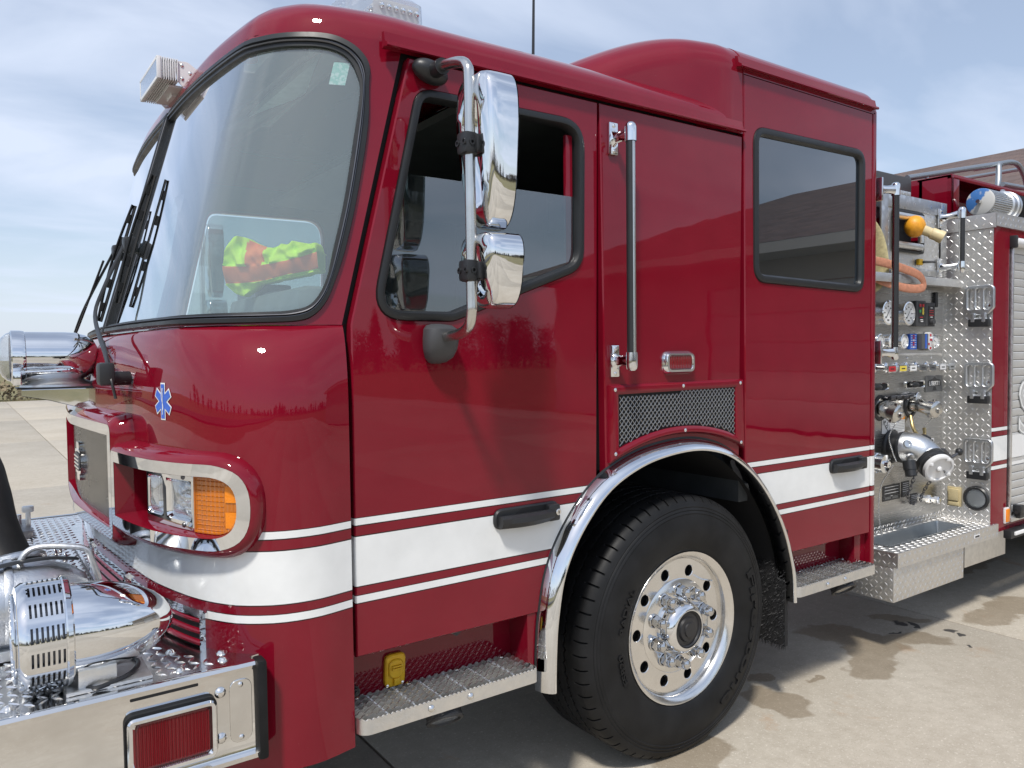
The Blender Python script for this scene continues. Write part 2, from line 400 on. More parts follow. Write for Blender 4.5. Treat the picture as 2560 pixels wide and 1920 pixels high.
def lozenges(g, o, u, v, n, wu, wv, pitch=0.034, L=0.026, Wd=0.0075, h=0.0022, clip=None, m=0):
    """raised tread-plate bars on a rectangle, alternating at right angles"""
    o, u, v, n = [Vector(x) for x in (o, u, v, n)]; i = 0
    nu, nv = int(wu/pitch), int(wv/pitch)
    for a in range(nu):
        for b in range(nv):
            cu, cv = (a+0.5)*wu/nu, (b+0.5)*wv/nv
            if clip and not clip(cu, cv): continue
            s = 0.7071 if (a+b) % 2 else -0.7071
            d = u*0.7071+v*s; e = n.cross(d); c = o+u*cu+v*cv
            g.add([c-d*L/2, c-e*Wd/2-d*L*0.12, c+d*L/2, c+e*Wd/2+d*L*0.12, c+n*h-d*L*0.25, c+n*h+d*L*0.25],
                  [(0, 1, 4), (1, 2, 5, 4), (2, 3, 5), (3, 0, 4, 5)], m)

MIR = Matrix.Translation((0, 2.44, 0)) @ Matrix.Diagonal((1, -1, 1, 1))
def pair(g, name, mats, parent=None, label=None, ang=34, weld=True):
    """the same piece on the driver's and on the far side, as two objects; parent may itself be such a pair"""
    pp = parent if isinstance(parent, tuple) else (parent, parent)
    a = g.build(name, mats, pp[0], label, ang, weld); b = bpy.data.objects.new(name, a.data); COL.objects.link(b); b.parent = pp[1]
    if not isinstance(parent, tuple): b.matrix_local = MIR
    if label: b['label'] = label
    return (a, b)
# ------------------------------------------------------------------ the setting
def structure(o):
    o['kind'] = 'structure'; return o
def plain(name, mat, pts):
    g = G(); g.add(pts, [tuple(range(len(pts)))]); return structure(g.build(name, mat))
# concrete with worn aggregate, tyre film, wet stains
t = NT('concrete'); ob = t.node('ShaderNodeObjectInfo')
geo = t.node('ShaderNodeNewGeometry'); pos = geo.outputs['Position']
def pn(scale, detail=4, rough=0.55, dist=0.0):
    n = t.node('ShaderNodeTexNoise'); n.inputs['Scale'].default_value = scale; n.inputs['Detail'].default_value = detail; n.inputs['Roughness'].default_value = rough; n.inputs['Distortion'].default_value = dist
    t.link(pos, n.inputs[0]); return n.outputs[0]
c = t.mix(t.rng(pn(1.1, 5, 0.6), 0.32, 0.68, 0, 1), (0.415, 0.370, 0.300), (0.49, 0.445, 0.37))
c = t.mix(t.rng(pn(14, 6, 0.7), 0.35, 0.7, 0, 0.6), c, (0.335, 0.295, 0.235))
c = t.mix(t.rng(pn(70, 4, 0.7), 0.57, 0.70, 0, 0.85), c, (0.66, 0.62, 0.54))
c = t.mix(t.rng(pn(150, 2, 0.6), 0.60, 0.72, 0, 0.6), c, (0.22, 0.19, 0.15))
c = t.mix(t.rng(pn(3.1, 5, 0.65, 0.6), 0.63, 0.74, 0, 0.55), c, (0.40, 0.27, 0.17))
pal = t.node('ShaderNodeMix', data_type='RGBA', blend_type='MULTIPLY'); pal.inputs[0].default_value = 1.0; t.link(c, pal.inputs[6])
gr = t.rng(ob.outputs['Random'], 0, 1, 0.92, 1.05); cg = t.node('ShaderNodeCombineColor'); [t.link(gr, cg.inputs[i]) for i in range(3)]; t.link(cg.outputs[0], pal.inputs[7]); c = pal.outputs[2]
# water and oil stains: warped ellipses on the ground, (x, y, radius x, radius y, turn)
spx = t.node('ShaderNodeSeparateXYZ'); t.link(pos, spx.inputs[0])
wx = t.math('ADD', spx.outputs[0], t.math('MULTIPLY', t.math('SUBTRACT', pn(5.5, 3), 0.5), 0.22))
wy = t.math('ADD', spx.outputs[1], t.math('MULTIPLY', t.math('SUBTRACT', pn(6.3, 3), 0.5), 0.22))
def blot(x, y, rx, ry, a, soft=0.16):
    dx = t.math('SUBTRACT', wx, x); dy = t.math('SUBTRACT', wy, y)
    u = t.math('ADD', t.math('MULTIPLY', dx, cos(a)/rx), t.math('MULTIPLY', dy, sin(a)/rx)); v = t.math('ADD', t.math('MULTIPLY', dx, -sin(a)/ry), t.math('MULTIPLY', dy, cos(a)/ry))
    d = t.math('ADD', t.math('MULTIPLY', u, u), t.math('MULTIPLY', v, v)); return t.rng(d, 1-soft, 1+soft, 1, 0)
st = None
for b in ((1.70, 0.37, 0.24, 0.13, -0.9), (1.66, 0.16, 0.22, 0.15, 0.2), (1.42, 0.03, 0.22, 0.11, 0.25), (1.97, 0.08, 0.17, 0.10, -0.75), (2.66, 0.00, 0.20, 0.12, -0.2), (2.98, 0.02, 0.26, 0.12, -0.1), (0.70, 0.06, 0.11, 0.16, 0.1), (0.86, 0.28, 0.07, 0.05, 0), (2.20, 0.33, 0.20, 0.06, -0.8), (3.4, 0.60, 0.7, 0.10, 0.0), (0.02, -0.02, 0.2, 0.11, 0.0), (1.05, 0.12, 0.05, 0.03, 0.3)):
    k = blot(*b); st = k if st is None else t.math('MAXIMUM', st, k)
wetc = t.mix(0.0, c, c); wet = t.node('ShaderNodeMix', data_type='RGBA', blend_type='MULTIPLY'); t.link(t.math('MULTIPLY', st, 0.70), wet.inputs[0]); t.link(c, wet.inputs[6]); wet.inputs[7].default_value = (0.50, 0.44, 0.36, 1); c = wet.outputs[2]
dk = None
for b in ((2.13, 0.27, 0.05, 0.03, 0.4), (2.17, 0.22, 0.05, 0.02, 0.9), (2.13, 0.17, 0.03, 0.015, 0.2), (2.24, 0.02, 0.035, 0.025, 0), (2.20, -0.03, 0.03, 0.02, 0.3), (2.06, -0.14, 0.03, 0.012, 0.6), (1.98, 0.22, 0.03, 0.015, 0)):
    k = blot(*b, soft=0.3); dk = k if dk is None else t.math('MAXIMUM', dk, k)
c = t.mix(t.math('MULTIPLY', dk, 0.9), c, (0.03, 0.03, 0.032))
t.set(col=c, rough=t.math('SUBTRACT', 0.88, t.math('MULTIPLY', st, 0.25)), spec=0.3)
t.bump(t.math('ADD', pn(120, 4, 0.7), t.math('MULTIPLY', pn(18, 3), 0.6)), 0.35, 0.004); M['concrete'] = t.m
simple('joint_dark', (0.05, 0.045, 0.04), 0.95, vary=0.3, nscale=3)
t = NT('dry_grass'); c = t.mix(t.rng(t.noise(0.9, 6, 0.7), 0.35, 0.65, 0, 1), (0.13, 0.125, 0.05), (0.24, 0.20, 0.10)); t.set(col=c, rough=0.95); t.bump(t.noise(8, 4), 0.8, 0.1); M['dry_grass'] = t.m
R_ = 1400
ground = plain('ground', 'dry_grass', [(-R_, -R_, -0.16), (R_, -R_, -0.16), (R_, R_, -0.16), (-R_, R_, -0.16)])
# the apron: poured slabs in rows, sawn joints between them
X0, DX, Y0, DY = -0.98, 3.38, 2.80, 6.40
bx0, bx1, by0, by1 = X0-4*DX, X0+4*DX-1.75, Y0-5*DY, Y0+5*DY-1.6
pave = plain('pavement', 'joint_dark', [(bx0-0.2, by0-0.2, -0.035), (bx1+0.2, by0-0.2, -0.035), (bx1+0.2, by1+0.2, -0.035), (bx0-0.2, by1+0.2, -0.035)])
def slab_mesh(x0, x1, y0, y1):
    g = G(); j = 0.006; e = 0.006
    a = [(x0+j, y0+j), (x1-j, y0+j), (x1-j, y1-j), (x0+j, y1-j)]; b = [(x0+j+e, y0+j+e), (x1-j-e, y0+j+e), (x1-j-e, y1-j-e), (x0+j+e, y1-j-e)]
    g.rings([[(x, y, -0.03) for x, y in a], [(x, y, -0.004) for x, y in a], [(x, y, 0) for x, y in b]], 0, True, False, True); return g
for i in range(-4, 4):
    for k in range(-5, 5):
        x1 = min(X0+(i+1)*DX, bx1); y1 = min(Y0+(k+1)*DY, by1)
        slab_mesh(X0+i*DX, x1, Y0+k*DY, y1).build('slab', 'concrete', pave)
# road beyond the apron on the street side
simple('asphalt', (0.055, 0.055, 0.056), 0.9, vary=0.2, nscale=2, bump=0.3, bscale=60)
plain('road', 'asphalt', [(-30, -300, -0.03), (-22, -300, -0.03), (-22, 300, -0.03), (-30, 300, -0.03)])
# ---- fire station behind the truck and to its right
t = NT('brick_wall'); br = t.node('ShaderNodeTexBrick'); br.inputs['Scale'].default_value = 1.0; br.inputs['Brick Width'].default_value = 0.23; br.inputs['Row Height'].default_value = 0.075; br.inputs['Mortar Size'].default_value = 0.006
br.inputs['Color1'].default_value = (0.20, 0.075, 0.045, 1); br.inputs['Color2'].default_value = (0.27, 0.11, 0.07, 1); br.inputs['Mortar'].default_value = (0.36, 0.33, 0.29, 1)
mp = t.node('ShaderNodeMapping'); mp.inputs['Rotation'].default_value = (pi/2, 0, pi/2); t.link(t.tc.outputs['Object'], mp.inputs[0]); t.link(mp.outputs[0], br.inputs[0]); t.set(col=br.outputs[0], rough=0.9); M['brick_wall'] = t.m
t = NT('shingle'); br = t.node('ShaderNodeTexBrick'); br.inputs['Scale'].default_value = 1.0; br.inputs['Brick Width'].default_value = 0.30; br.inputs['Row Height'].default_value = 0.14; br.inputs['Mortar Size'].default_value = 0.004
br.inputs['Color1'].default_value = (0.105, 0.070, 0.058, 1); br.inputs['Color2'].default_value = (0.165, 0.112, 0.092, 1); br.inputs['Mortar'].default_value = (0.05, 0.035, 0.03, 1)
mp = t.node('ShaderNodeMapping'); mp.inputs['Rotation'].default_value = (0, 0, pi/2); t.link(t.tc.outputs['Object'], mp.inputs[0]); t.link(mp.outputs[0], br.inputs[0])
t.set(col=t.mix(t.rng(t.noise(3, 5), 0.35, 0.7, 0, 0.7), br.outputs[0], (0.12, 0.09, 0.085)), rough=0.95); t.bump(br.outputs['Fac'], 0.6, 0.02); M['shingle'] = t.m
simple('soffit', (0.30, 0.29, 0.27), 0.7); simple('door_grey', (0.42, 0.41, 0.39), 0.5, vary=0.05)
st_ = thing('fire_station', 'long brick fire station with brown shingle roof behind the truck', 'building', (11.3, 0, 0))
SX = 11.3; YA, YB = -15.0, 26.0
def rel(g): g.xform(Matrix.Translation((-SX, 0, 0))); return g
g = G(); doors = [(-9.5, -5.3), (-4.3, -0.1), (0.9, 5.1), (6.1, 10.3)]
edges = [YA]+[v for d in doors for v in d]+[YB]
for a, b in zip(edges[::2], edges[1::2]): g.box((SX+0.15, (a+b)/2, 1.78), (0.3, b-a, 3.56))
for a, b in doors: g.box((SX+0.15, (a+b)/2, 3.26), (0.3, b-a, 0.60))
g.box((SX+5.6, YA+0.15, 1.78), (10.6, 0.3, 3.56)); g.box((SX+5.6, YB-0.15, 1.78), (10.6, 0.3, 3.56)); g.box((SX+10.9, (YA+YB)/2, 1.78), (0.3, YB-YA, 3.56))
rel(g).build('wall', 'brick_wall', st_)
for a, b in doors:
    g = G()
    for k in range(5): g.box((SX+0.12, (a+b)/2, 0.29+k*0.595), (0.06, b-a-0.02, 0.585), bev=0.01)
    rel(g).build('overhead_door', 'door_grey', st_)
g = G(); ex, ez, rx, rz = 10.2, 3.66, 16.0, 5.78; ya, yb = YA-0.6, YB+0.6; h0, h1 = ya+5.0, yb-6.1; bx = 2*rx-ex
P = [(ex, ya, ez), (ex, yb, ez), (bx, yb, ez), (bx, ya, ez), (rx, h0, rz), (rx, h1, rz)]
g.add(P, [(0, 1, 5, 4), (1, 2, 5), (2, 3, 4, 5), (3, 0, 4)]); rel(g).build('roof', 'shingle', st_)
g = G(); g.box((ex+0.03, (ya+yb)/2, ez-0.10), (0.05, yb-ya, 0.2)); g.box(((ex+bx)/2, ya+0.03, ez-0.10), (bx-ex-0.12, 0.05, 0.2)); g.box((ex+0.55, (ya+yb)/2, ez-0.19), (1.0, yb-ya-0.1, 0.03))  # deep eaves, shaped to keep the front wall in shade
rel(g).build('fascia', 'soffit', st_)
# ---- vegetation along the far edge of the apron and beyond the camera
def leafmat(name, a, b):
    t = NT(name); oi = t.node('ShaderNodeObjectInfo'); f = t.rng(t.noise(0.8, 4), 0.35, 0.65, 0, 1); t.set(col=t.mix(f, a, b), rough=0.8); M[name] = t.m
leafmat('evergreen', (0.020, 0.034, 0.016), (0.045, 0.062, 0.026)); leafmat('bare_twigs', (0.095, 0.078, 0.060), (0.15, 0.125, 0.095)); leafmat('dry_brush', (0.16, 0.125, 0.075), (0.30, 0.24, 0.15)); leafmat('dark_brush', (0.035, 0.03, 0.018), (0.10, 0.08, 0.05))
simple('bark', (0.07, 0.055, 0.042), 0.9, vary=0.3)
def leaf_cloud(g, rnd, c, r, n, size, shape, m=0):
    for _ in range(n):
        while True:
            p = Vector((rnd.uniform(-1, 1), rnd.uniform(-1, 1), rnd.uniform(-1, 1)))
            if p.length <= 1 and p.length > 0.35*rnd.random(): break
        q = Vector((p.x*r[0], p.y*r[1], p.z*r[2]))
        if shape == 'cone': k = (1-p.z)/2*0.95+0.07; q.x *= k; q.y *= k
        s = size*rnd.uniform(0.6, 1.4); d = Vector((rnd.gauss(0, 1), rnd.gauss(0, 1), rnd.gauss(0, 0.7))).normalized(); e = d.orthogonal().normalized(); w = d.cross(e)
        g.add([Vector(c)+q-d*s, Vector(c)+q+e*s*0.6, Vector(c)+q+d*s, Vector(c)+q-e*s*0.5+w*s*0.3], [(0, 1, 2), (0, 2, 3)], m)
def make_tree(kind, h, seed):
    rnd = random.Random(seed); r = thing('evergreen_tree' if kind == 'e' else 'bare_tree', '', 'tree')
    g = G(); g.tube([(0, 0, -0.3), (0.05, 0, h*0.3), (0, 0.05, h*0.7 if kind == 'b' else h*0.95)], [h*0.03, h*0.022, h*0.006], 7)
    for k in range(7 if kind == 'b' else 0):
        a = rnd.uniform(0, 2*pi); z = h*(0.28+0.09*k*0.8); L = h*rnd.uniform(0.25, 0.4); g.tube([(0, 0, z), (cos(a)*L*0.5, sin(a)*L*0.5, z+L*0.5), (cos(a)*L*0.8, sin(a)*L*0.8, z+L*1.0)], [h*0.012, h*0.008, h*0.002], 5)
    g.build('trunk', 'bark', r)
    g = G()
    if kind == 'e': leaf_cloud(g, rnd, (0, 0, h*0.55), (h*0.24, h*0.24, h*0.47), 800, h*0.035, 'cone')
    else:
        for k in range(14): a = rnd.uniform(0, 2*pi); q = rnd.uniform(0, h*0.24); leaf_cloud(g, rnd, (cos(a)*q, sin(a)*q, h*rnd.uniform(0.20, 0.85)), (h*0.20, h*0.20, h*0.18), 110, h*0.024, 'ball')
    g.build('crown', 'evergreen' if kind == 'e' else 'bare_twigs', r); return r
protos = {('e', 0): make_tree('e', 9, 1), ('e', 1): make_tree('e', 7.5, 2), ('b', 0): make_tree('b', 9, 3), ('b', 1): make_tree('b', 7, 4)}
used = set()
def plant(kind, v, x, y, s, label, group=None):
    p = protos[(kind, v)]
    if (kind, v) in used:
        r = p.copy(); COL.objects.link(r)
        for ch in p.children: q = ch.copy(); COL.objects.link(q); q.parent = r
    else: r = p; used.add((kind, v))
    r.location = (x, y, -0.16); r.scale = (s, s, s*random.uniform(0.9, 1.15)); r.rotation_euler = (0, 0, random.uniform(0, 6.28)); r['label'] = label
    if group: r['group'] = group
plant('e', 0, -2.75, 36.4, 0.46, 'dark evergreen bush beyond the dry brush at the left edge of the apron')
for i in range(64):
    x = -78+i*2.3+random.uniform(-0.9, 0.9); y = -60-random.uniform(0, 7)
    if x > 6: y -= 14
    near = (-34 < x < -14); k = 'e' if (near and random.random() < 0.75) or random.random() < 0.15 else 'b'
    plant(k, random.randint(0, 1), x, y, random.uniform(0.5, 0.8) if not near else random.uniform(0.75, 1.1), 'tree in the distant row across the street, seen in the chrome and paint reflections', 'trees across the street')
for i in range(18):
    plant('b', i % 2, -66-random.uniform(0, 9), -52+i*6, random.uniform(0.5, 0.85), 'tree in the distant row across the street, seen in the chrome and paint reflections', 'trees across the street')
g = G(); rnd = random.Random(9)
for i in range(150): x = -90+i*1.15; r = rnd.uniform(1.2, 2.0); leaf_cloud(g, rnd, (x, -66-rnd.uniform(0, 5)-(14 if x > 6 else 0), r*.6), (r*1.2, r, r*1.05), 60, .22, 'ball', 0 if rnd.random() < .6 else 1)
o = g.build('hedgerow', ['dark_brush', 'bare_twigs'], None, weld=False); o['kind'] = 'stuff'; tag(o, 'tangled hedgerow under the trees across the street', 'hedgerow')
# dry brush bank at the far edge of the concrete
rnd = random.Random(5); g = G()
for i in range(70):
    x = -16+i*0.5+rnd.uniform(-0.3, 0.3); y = 35.6+rnd.uniform(0, 3.4); r = rnd.uniform(0.5, 0.95)
    leaf_cloud(g, rnd, (x, y, r*0.55-0.05), (r, r, r*0.75), 95, 0.11, 'ball', 0 if rnd.random() < 0.72 else 1)
o = g.build('brush', ['dry_brush', 'dark_brush'], None, weld=False); o['kind'] = 'stuff'; tag(o, 'tangled dry brown brush along the far edge of the apron', 'brush')
g = G()
for i in range(2600):
    x = rnd.uniform(-14, 6); y = rnd.uniform(by1+0.1, by1+2.3); h = rnd.uniform(0.05, 0.14)
    g.add([(x-0.02, y, -0.16), (x+0.02, y, -0.16), (x+rnd.uniform(-.05, .05), y+rnd.uniform(-.05, .05), h-0.1)], [(0, 1, 2)])
o = g.build('grass', 'dry_grass', None, weld=False); o['kind'] = 'stuff'; tag(o, 'short dull grass strip between the concrete and the dry brush', 'grass')
# ------------------------------------------------------------------ the fire truck: cab
T = thing('fire_truck', 'dark red fire engine with white stripes, chrome fittings and pump panel, parked on concrete', 'fire truck', (0, 0, 0))
SIDE = ((0, 0, 0), (1, 0, 0), (0, 0, 1), (0, -1, 0))
def side(y): return ((0, y, 0), (1, 0, 0), (0, 0, 1), (0, -1, 0))
V2 = lambda L: [Vector(p[:2]) for p in L]
PLp = [(-1.913, 1.22), (-1.908, 1.1), (-1.900, .974), (-1.878, .688), (-1.854, .459), (-1.823, .301), (-1.782, .161), (-1.73, .062), (-1.680, .012), (-1.611, -.027), (-1.517, -.040), (-1.407, -.019)]
PUp = [(-1.85, 1.22), (-1.845, .95), (-1.829, .633), (-1.797, .330), (-1.762, .235), (-1.714, .165), (-1.66, .120), (-1.60, .086), (-1.54, .062), (-1.48, .040), (-1.405, .018)]
NP = 121
PL = resample(cat(PLp, 10), NP); PU = resample(cat(PUp, 10), NP)
LL = sum((b-a).length for a, b in zip(PL, PL[1:]))
def ev(P, t):
    x = max(0, min(1, t))*(NP-1); i = min(int(x), NP-2); return P[i].lerp(P[i+1], x-i)
def bl(z):
    u = max(0, min(1, (z-1.44)/0.25))*0.95; return (1-sqrt(1-u*u))/(1-sqrt(1-0.95**2))
def nz0(t, z): p = ev(PL, t).lerp(ev(PU, t), bl(z)); return Vector((p.x, p.y, z))
def ws0(t, z):
    p = ev(PU, t); k = 0.293+(0.2516-0.293)*t; return Vector((p.x+k*(z-1.70), p.y, z))
def with_off(fn, t, z, off):
    p = fn(t, z)
    if not off: return p
    e = 0.004; dt = fn(min(1, t+e), z)-fn(max(0, t-e), z); dz = fn(t, z+e)-fn(t, z-e)
    n = dt.cross(dz).normalized()
    if n.x*(-1)+n.y*(-1) < 0: n = -n
    if t < 0.004: n.y = 0; n.normalize()
    return p+n*off
def nose(u, z, off=0.0): return with_off(nz0, u/LL, z, off)
def wsf(t, z, off=0.0): return with_off(ws0, t, z, off)
def t_of(P, x=None, y=None):
    k = min(range(NP), key=lambda i: abs(P[i].x-x) if x is not None else abs(P[i].y-y)); return k/(NP-1)
# headlight opening in the nose
HU0, HU1, HZ0, HZ1 = 0.655, 1.245, 1.118, 1.288
us = sorted(set([round(LL*i/46, 4) for i in range(47)]+[HU0, HU1])); zs = sorted([.47, .52, .6, .68, .76, .84, .9, .96, 1.02, 1.07, HZ0, 1.16, 1.2, 1.24, HZ1, 1.34, 1.4, 1.44, 1.48, 1.52, 1.55, 1.58, 1.605, 1.63, 1.65, 1.667, 1.68, 1.69])
g = G()
for i in range(len(us)-1):
    for k in range(len(zs)-1):
        if us[i] >= HU0-1e-6 and us[i+1] <= HU1+1e-6 and zs[k] >= HZ0-1e-6 and zs[k+1] <= HZ1+1e-6: continue
        g.add([nose(us[i], zs[k]), nose(us[i+1], zs[k]), nose(us[i+1], zs[k+1]), nose(us[i], zs[k+1])], [(0, 1, 2, 3)])
# returns at the door gap and along the belt
g.rings([[nose(LL, z) for z in zs], [nose(LL, z)+Vector((0.0, 0.05, 0)) for z in zs]], close=False)
g.rings([[nose(u, 1.69) for u in us], [nose(u, 1.693)+Vector((0.02, 0.015, 0)) for u in us]], close=False)
g.mirror().build('nose_panel', 'red_paint', T, 'dark red rounded cab front with a broad white stripe', ang=50)
# windshield panes, gaskets and surround
oT = [(0.010, 2.572), (t_of(PU, y=.9), 2.570), (t_of(PU, y=.656), 2.562), (t_of(PU, y=.304), 2.550), (t_of(PU, y=.165), 2.545), (t_of(PU, x=-1.615), 2.540), (t_of(PU, x=-1.56), 2.524), (t_of(PU, x=-1.52), 2.497), (t_of(PU, x=-1.489), 2.455), (t_of(PU, x=-1.468), 2.39), (t_of(PU, x=-1.452), 2.267), (t_of(PU, x=-1.440), 2.072), (t_of(PU, x=-1.439), 1.911), (t_of(PU, x=-1.447), 1.80), (t_of(PU, x=-1.462), 1.752), (t_of(PU, x=-1.486), 1.718), (t_of(PU, x=-1.52), 1.702), (t_of(PU, x=-1.60), 1.697), (t_of(PU, x=-1.71), 1.695), (t_of(PU, y=.37), 1.696), (t_of(PU, y=.8), 1.698), (0.010, 1.699)]
iT = [(0.021, 2.528), (t_of(PU, y=.9), 2.524), (t_of(PU, y=.623), 2.515), (t_of(PU, y=.288), 2.505), (t_of(PU, y=.159), 2.502), (t_of(PU, x=-1.625), 2.499), (t_of(PU, x=-1.575), 2.485), (t_of(PU, x=-1.540), 2.462), (t_of(PU, x=-1.516), 2.43), (t_of(PU, x=-1.499), 2.375), (t_of(PU, x=-1.484), 2.231), (t_of(PU, x=-1.475), 2.05), (t_of(PU, x=-1.474), 1.90), (t_of(PU, x=-1.479), 1.83), (t_of(PU, x=-1.490), 1.778), (t_of(PU, x=-1.512), 1.746), (t_of(PU, x=-1.55), 1.733), (t_of(PU, x=-1.61), 1.729), (t_of(PU, x=-1.71), 1.726), (t_of(PU, y=.39), 1.724), (t_of(PU, y=.8), 1.727), (0.021, 1.728)]
def loop_tz(L):
    a = cat([(p[0]*1.4, p[1]) for p in L], 6); left = [a[-1].lerp(a[0], i/14) for i in range(1, 14)]
    return [(p.x/1.4, p.y) for p in a+left]
oL, iL = loop_tz(oT), loop_tz(iT); NL = len(oL)
mixl = lambda f: [(a[0]+(b[0]-a[0])*f, a[1]+(b[1]-a[1])*f) for a, b in zip(oL, iL)]
g = G(); prof = [(0.0, 0.000, 0), (0.06, 0.011, 0), (0.42, 0.013, 0), (0.47, 0.006, 1), (0.53, 0.006, 1), (0.62, 0.014, 1), (0.70, 0.012, 1), (0.72, 0.006, 0), (0.97, 0.005, 0), (1.0, -0.006, 0)]
for (f0, h0, m0), (f1, h1, m1) in zip(prof, prof[1:]):
    g.rings([[wsf(t_, z, h0) for t_, z in mixl(f0)], [wsf(t_, z, h1) for t_, z in mixl(f1)]], m1 if m0 == m1 else 0)
g.mirror(); frame = g.build('windshield_frame', ['gasket', 'dark_steel'], T)
g = G(); cx, cz = 0.42, 2.1; R = []
for k in range(12):
    f = k/12; R.append([wsf(a+(cx-a)*f, b+(cz-b)*f, -0.005) for a, b in iL])
g.rings(R); g.add(R[-1], [tuple(range(NL))]); 
wsh = g.mirror().build('windshield', 'windshield_glass', T, weld=False)
def ztop(t): return 2.585-0.055*max(0, (t-0.35)/0.65)**1.2
def rect_pt(a, b):
    da, db = (a-0.5), (b-2.13)/0.9; best = 9
    for val in ((1-0.5)/da if da > 1e-6 else 9, (0-0.5)/da if da < -1e-6 else 9, ((2.585-2.13)/0.9)/db if db > 1e-6 else 9, ((1.692-2.13)/0.9)/db if db < -1e-6 else 9): best = min(best, val)
    return [0.5+da*best, 2.13+db*best*0.9]
rp = [rect_pt(a, b) for a, b in oL]
for cnr in ((1, 2.585), (1, 1.692), (0, 2.585), (0, 1.692)):
    k = min(range(NL), key=lambda i: (rp[i][0]-cnr[0])**2+((rp[i][1]-cnr[1]))**2); rp[k] = list(cnr)
rp = [(a, 1.692+(b-1.692)*(ztop(a)-1.692)/(2.585-1.692)) for a, b in rp]
g = G(); R = [[wsf(a+(c-a)*f, b+(d-b)*f, 0) for (a, b), (c, d) in zip(oL, rp)] for f in (0, .2, .4, .6, .8, 1)]
g.rings(R); zz = [1.692+(ztop(1)-1.692)*i/14 for i in range(15)]
g.rings([[wsf(1, z) for z in zz], [wsf(1, z)+Vector((0.0, 0.05, 0)) for z in zz]], close=False)
g.mirror().build('windshield_surround', 'red_plain', T, ang=60)
# rear-view sticker and inspection label inside the driver's pane
def patch(u0, u1, z0, z1, off, n=5): return [[wsf(u0+(u1-u0)*i/n, z, off) for i in range(n+1)] for z in (z0, z1)]
ta, tb = t_of(PU, x=-1.585), t_of(PU, x=-1.545)
g = G(); g.rings(patch(ta, tb, 2.395, 2.462, -0.009), close=False); t = NT('sticker'); n = t.rng(t.noise(90, 3, 0.6), 0.45, 0.6, 0, 1); t.set(col=t.mix(n, (0.35, 0.62, 0.55), (0.75, 0.82, 0.80)), rough=0.5); M['sticker'] = t.m
g.build('window_sticker', 'sticker', wsh)
# roof of the front half
base = [(wsf(i/30, ztop(i/30)), 0) for i in range(31)]
def inward(P, i):
    a, b = P[max(0, i-1)], P[min(len(P)-1, i+1)]; d = Vector((b.x-a.x, b.y-a.y)); n = Vector((-d.y, d.x)).normalized()
    if n.y*1+n.x*0.6 < 0: n = -n
    return n
XR = 0.362
B = [p for p, _ in base]; sx = B[-1].x; zz0 = B[-1].z
for k in range(1, 25):
    f = k/24; x = sx+(XR-sx)*f; B.append(Vector((x, 0.018*max(0, 1-f*3.5)**1.5, 2.522+(zz0-2.522)*max(0, 1-f*4)**2)))
NB = len(B); IN = [inward(B, i) for i in range(NB)]; IN[0] = Vector((1, 0))
D, hh = 0.34, 0.150; R = []
for d in (0, .006, .018, .038, .068, .11, .17, .25, .34):
    q = min(1, d/D); R.append([Vector((B[i].x+IN[i].x*d, B[i].y+IN[i].y*d, B[i].z+hh*(1-(1-q)**2.3)**(1/2.3)+0.02*q)) for i in range(NB)])
R.append([Vector((max(-1.05, min(XR, p.x)), 1.22, p.z+0.035)) for p in R[-1]])
g = G(); g.rings(R, close=False); g.mirror().build('front_roof', 'red_plain', T, ang=70)
# raised rear roof with its rounded leading dome
g = G(); ZB = 2.50; R = []
def hump(x):
    f = max(0.0, min(1.0, (x+0.74)/0.92)); s = f*f*(3-2*f); s2 = s**0.8
    return 2.58+(2.895-2.58)*s2, 1.02+0.20*min(1, max(0, (x+0.34)/0.62))**0.75 if x < 0.28 else (1.217 if x < .365 else 1.22)
xs = [-0.74+0.92*i/26 for i in range(27)]+[0.22, 0.27, 0.31, 0.34, 0.3649, 0.3651, 0.6, 0.9, 1.2, 1.33, 1.36]
for x in xs:
    zt, hw = hump(x); row = []; rad = min(0.15, zt-ZB)
    for k in range(17):
        a = pi/2*k/16; e = 2/2.3
        row.append(Vector((x, 1.22-hw+rad*1.25*(1-cos(a)**e), zt-rad+rad*sin(a)**e)))
    row = [Vector((x, row[0].y, ZB if x < .365 else 2.751))]+row+[Vector((x, 1.22, zt+0.02))]; R.append(row)
zt = 2.895
for f in (.35, .65, .87, .97, 1.0):       # rounded rear edge
    dx = 0.05*f; dn = 0.05*(1-sqrt(max(0, 1-f*f))); r = []
    for p in R[len(xs)-1]: r.append(Vector((1.36+dx, p.y+(dn if p.y < 0.2 else 0)*(1 if p.z < 2.85 else .5), p.z-(dn if p.z > 2.78 else 0))))
    R.append(r)
R.append([Vector((1.41, 1.22, max(ZB, p.z-0.1))) for p in R[-1]])
g.rings(R, close=False); g.mirror().build('raised_roof', 'red_plain', T, 'dark red raised roof with a rounded leading dome', ang=60)
# wheel-arch curve
AP = [(-.737, .498), (-.733, .60), (-.723, .708), (-.690, .860), (-.618, .992), (-.504, 1.117), (-.385, 1.191), (-.223, 1.243), (-.022, 1.264), (.136, 1.247), (.272, 1.197), (.416, 1.095), (.533, .963), (.62, .814), (.672, .662), (.686, .58), (.690, .498)]
AR = resample(cat(AP, 8), 90)
def arch(x0=None, x1=None, zmin=None, d=0.012):
    out = []
    for i, p in enumerate(AR):
        a, b = AR[max(0, i-1)], AR[min(89, i+1)]; tn = (b-a).normalized(); n = Vector((-tn.y, tn.x)); q = p-n*d
        if (x0 is None or q.x > x0) and (x1 is None or q.x < x1) and (zmin is None or q.y > zmin): out.append(q)
    return out
WIN = fillet([(-1.160, 2.404, .07), (-.503, 2.410, .10), (-.512, 1.900, .10), (-1.045, 1.708, .10), (-1.325, 1.708, .09)], 8)
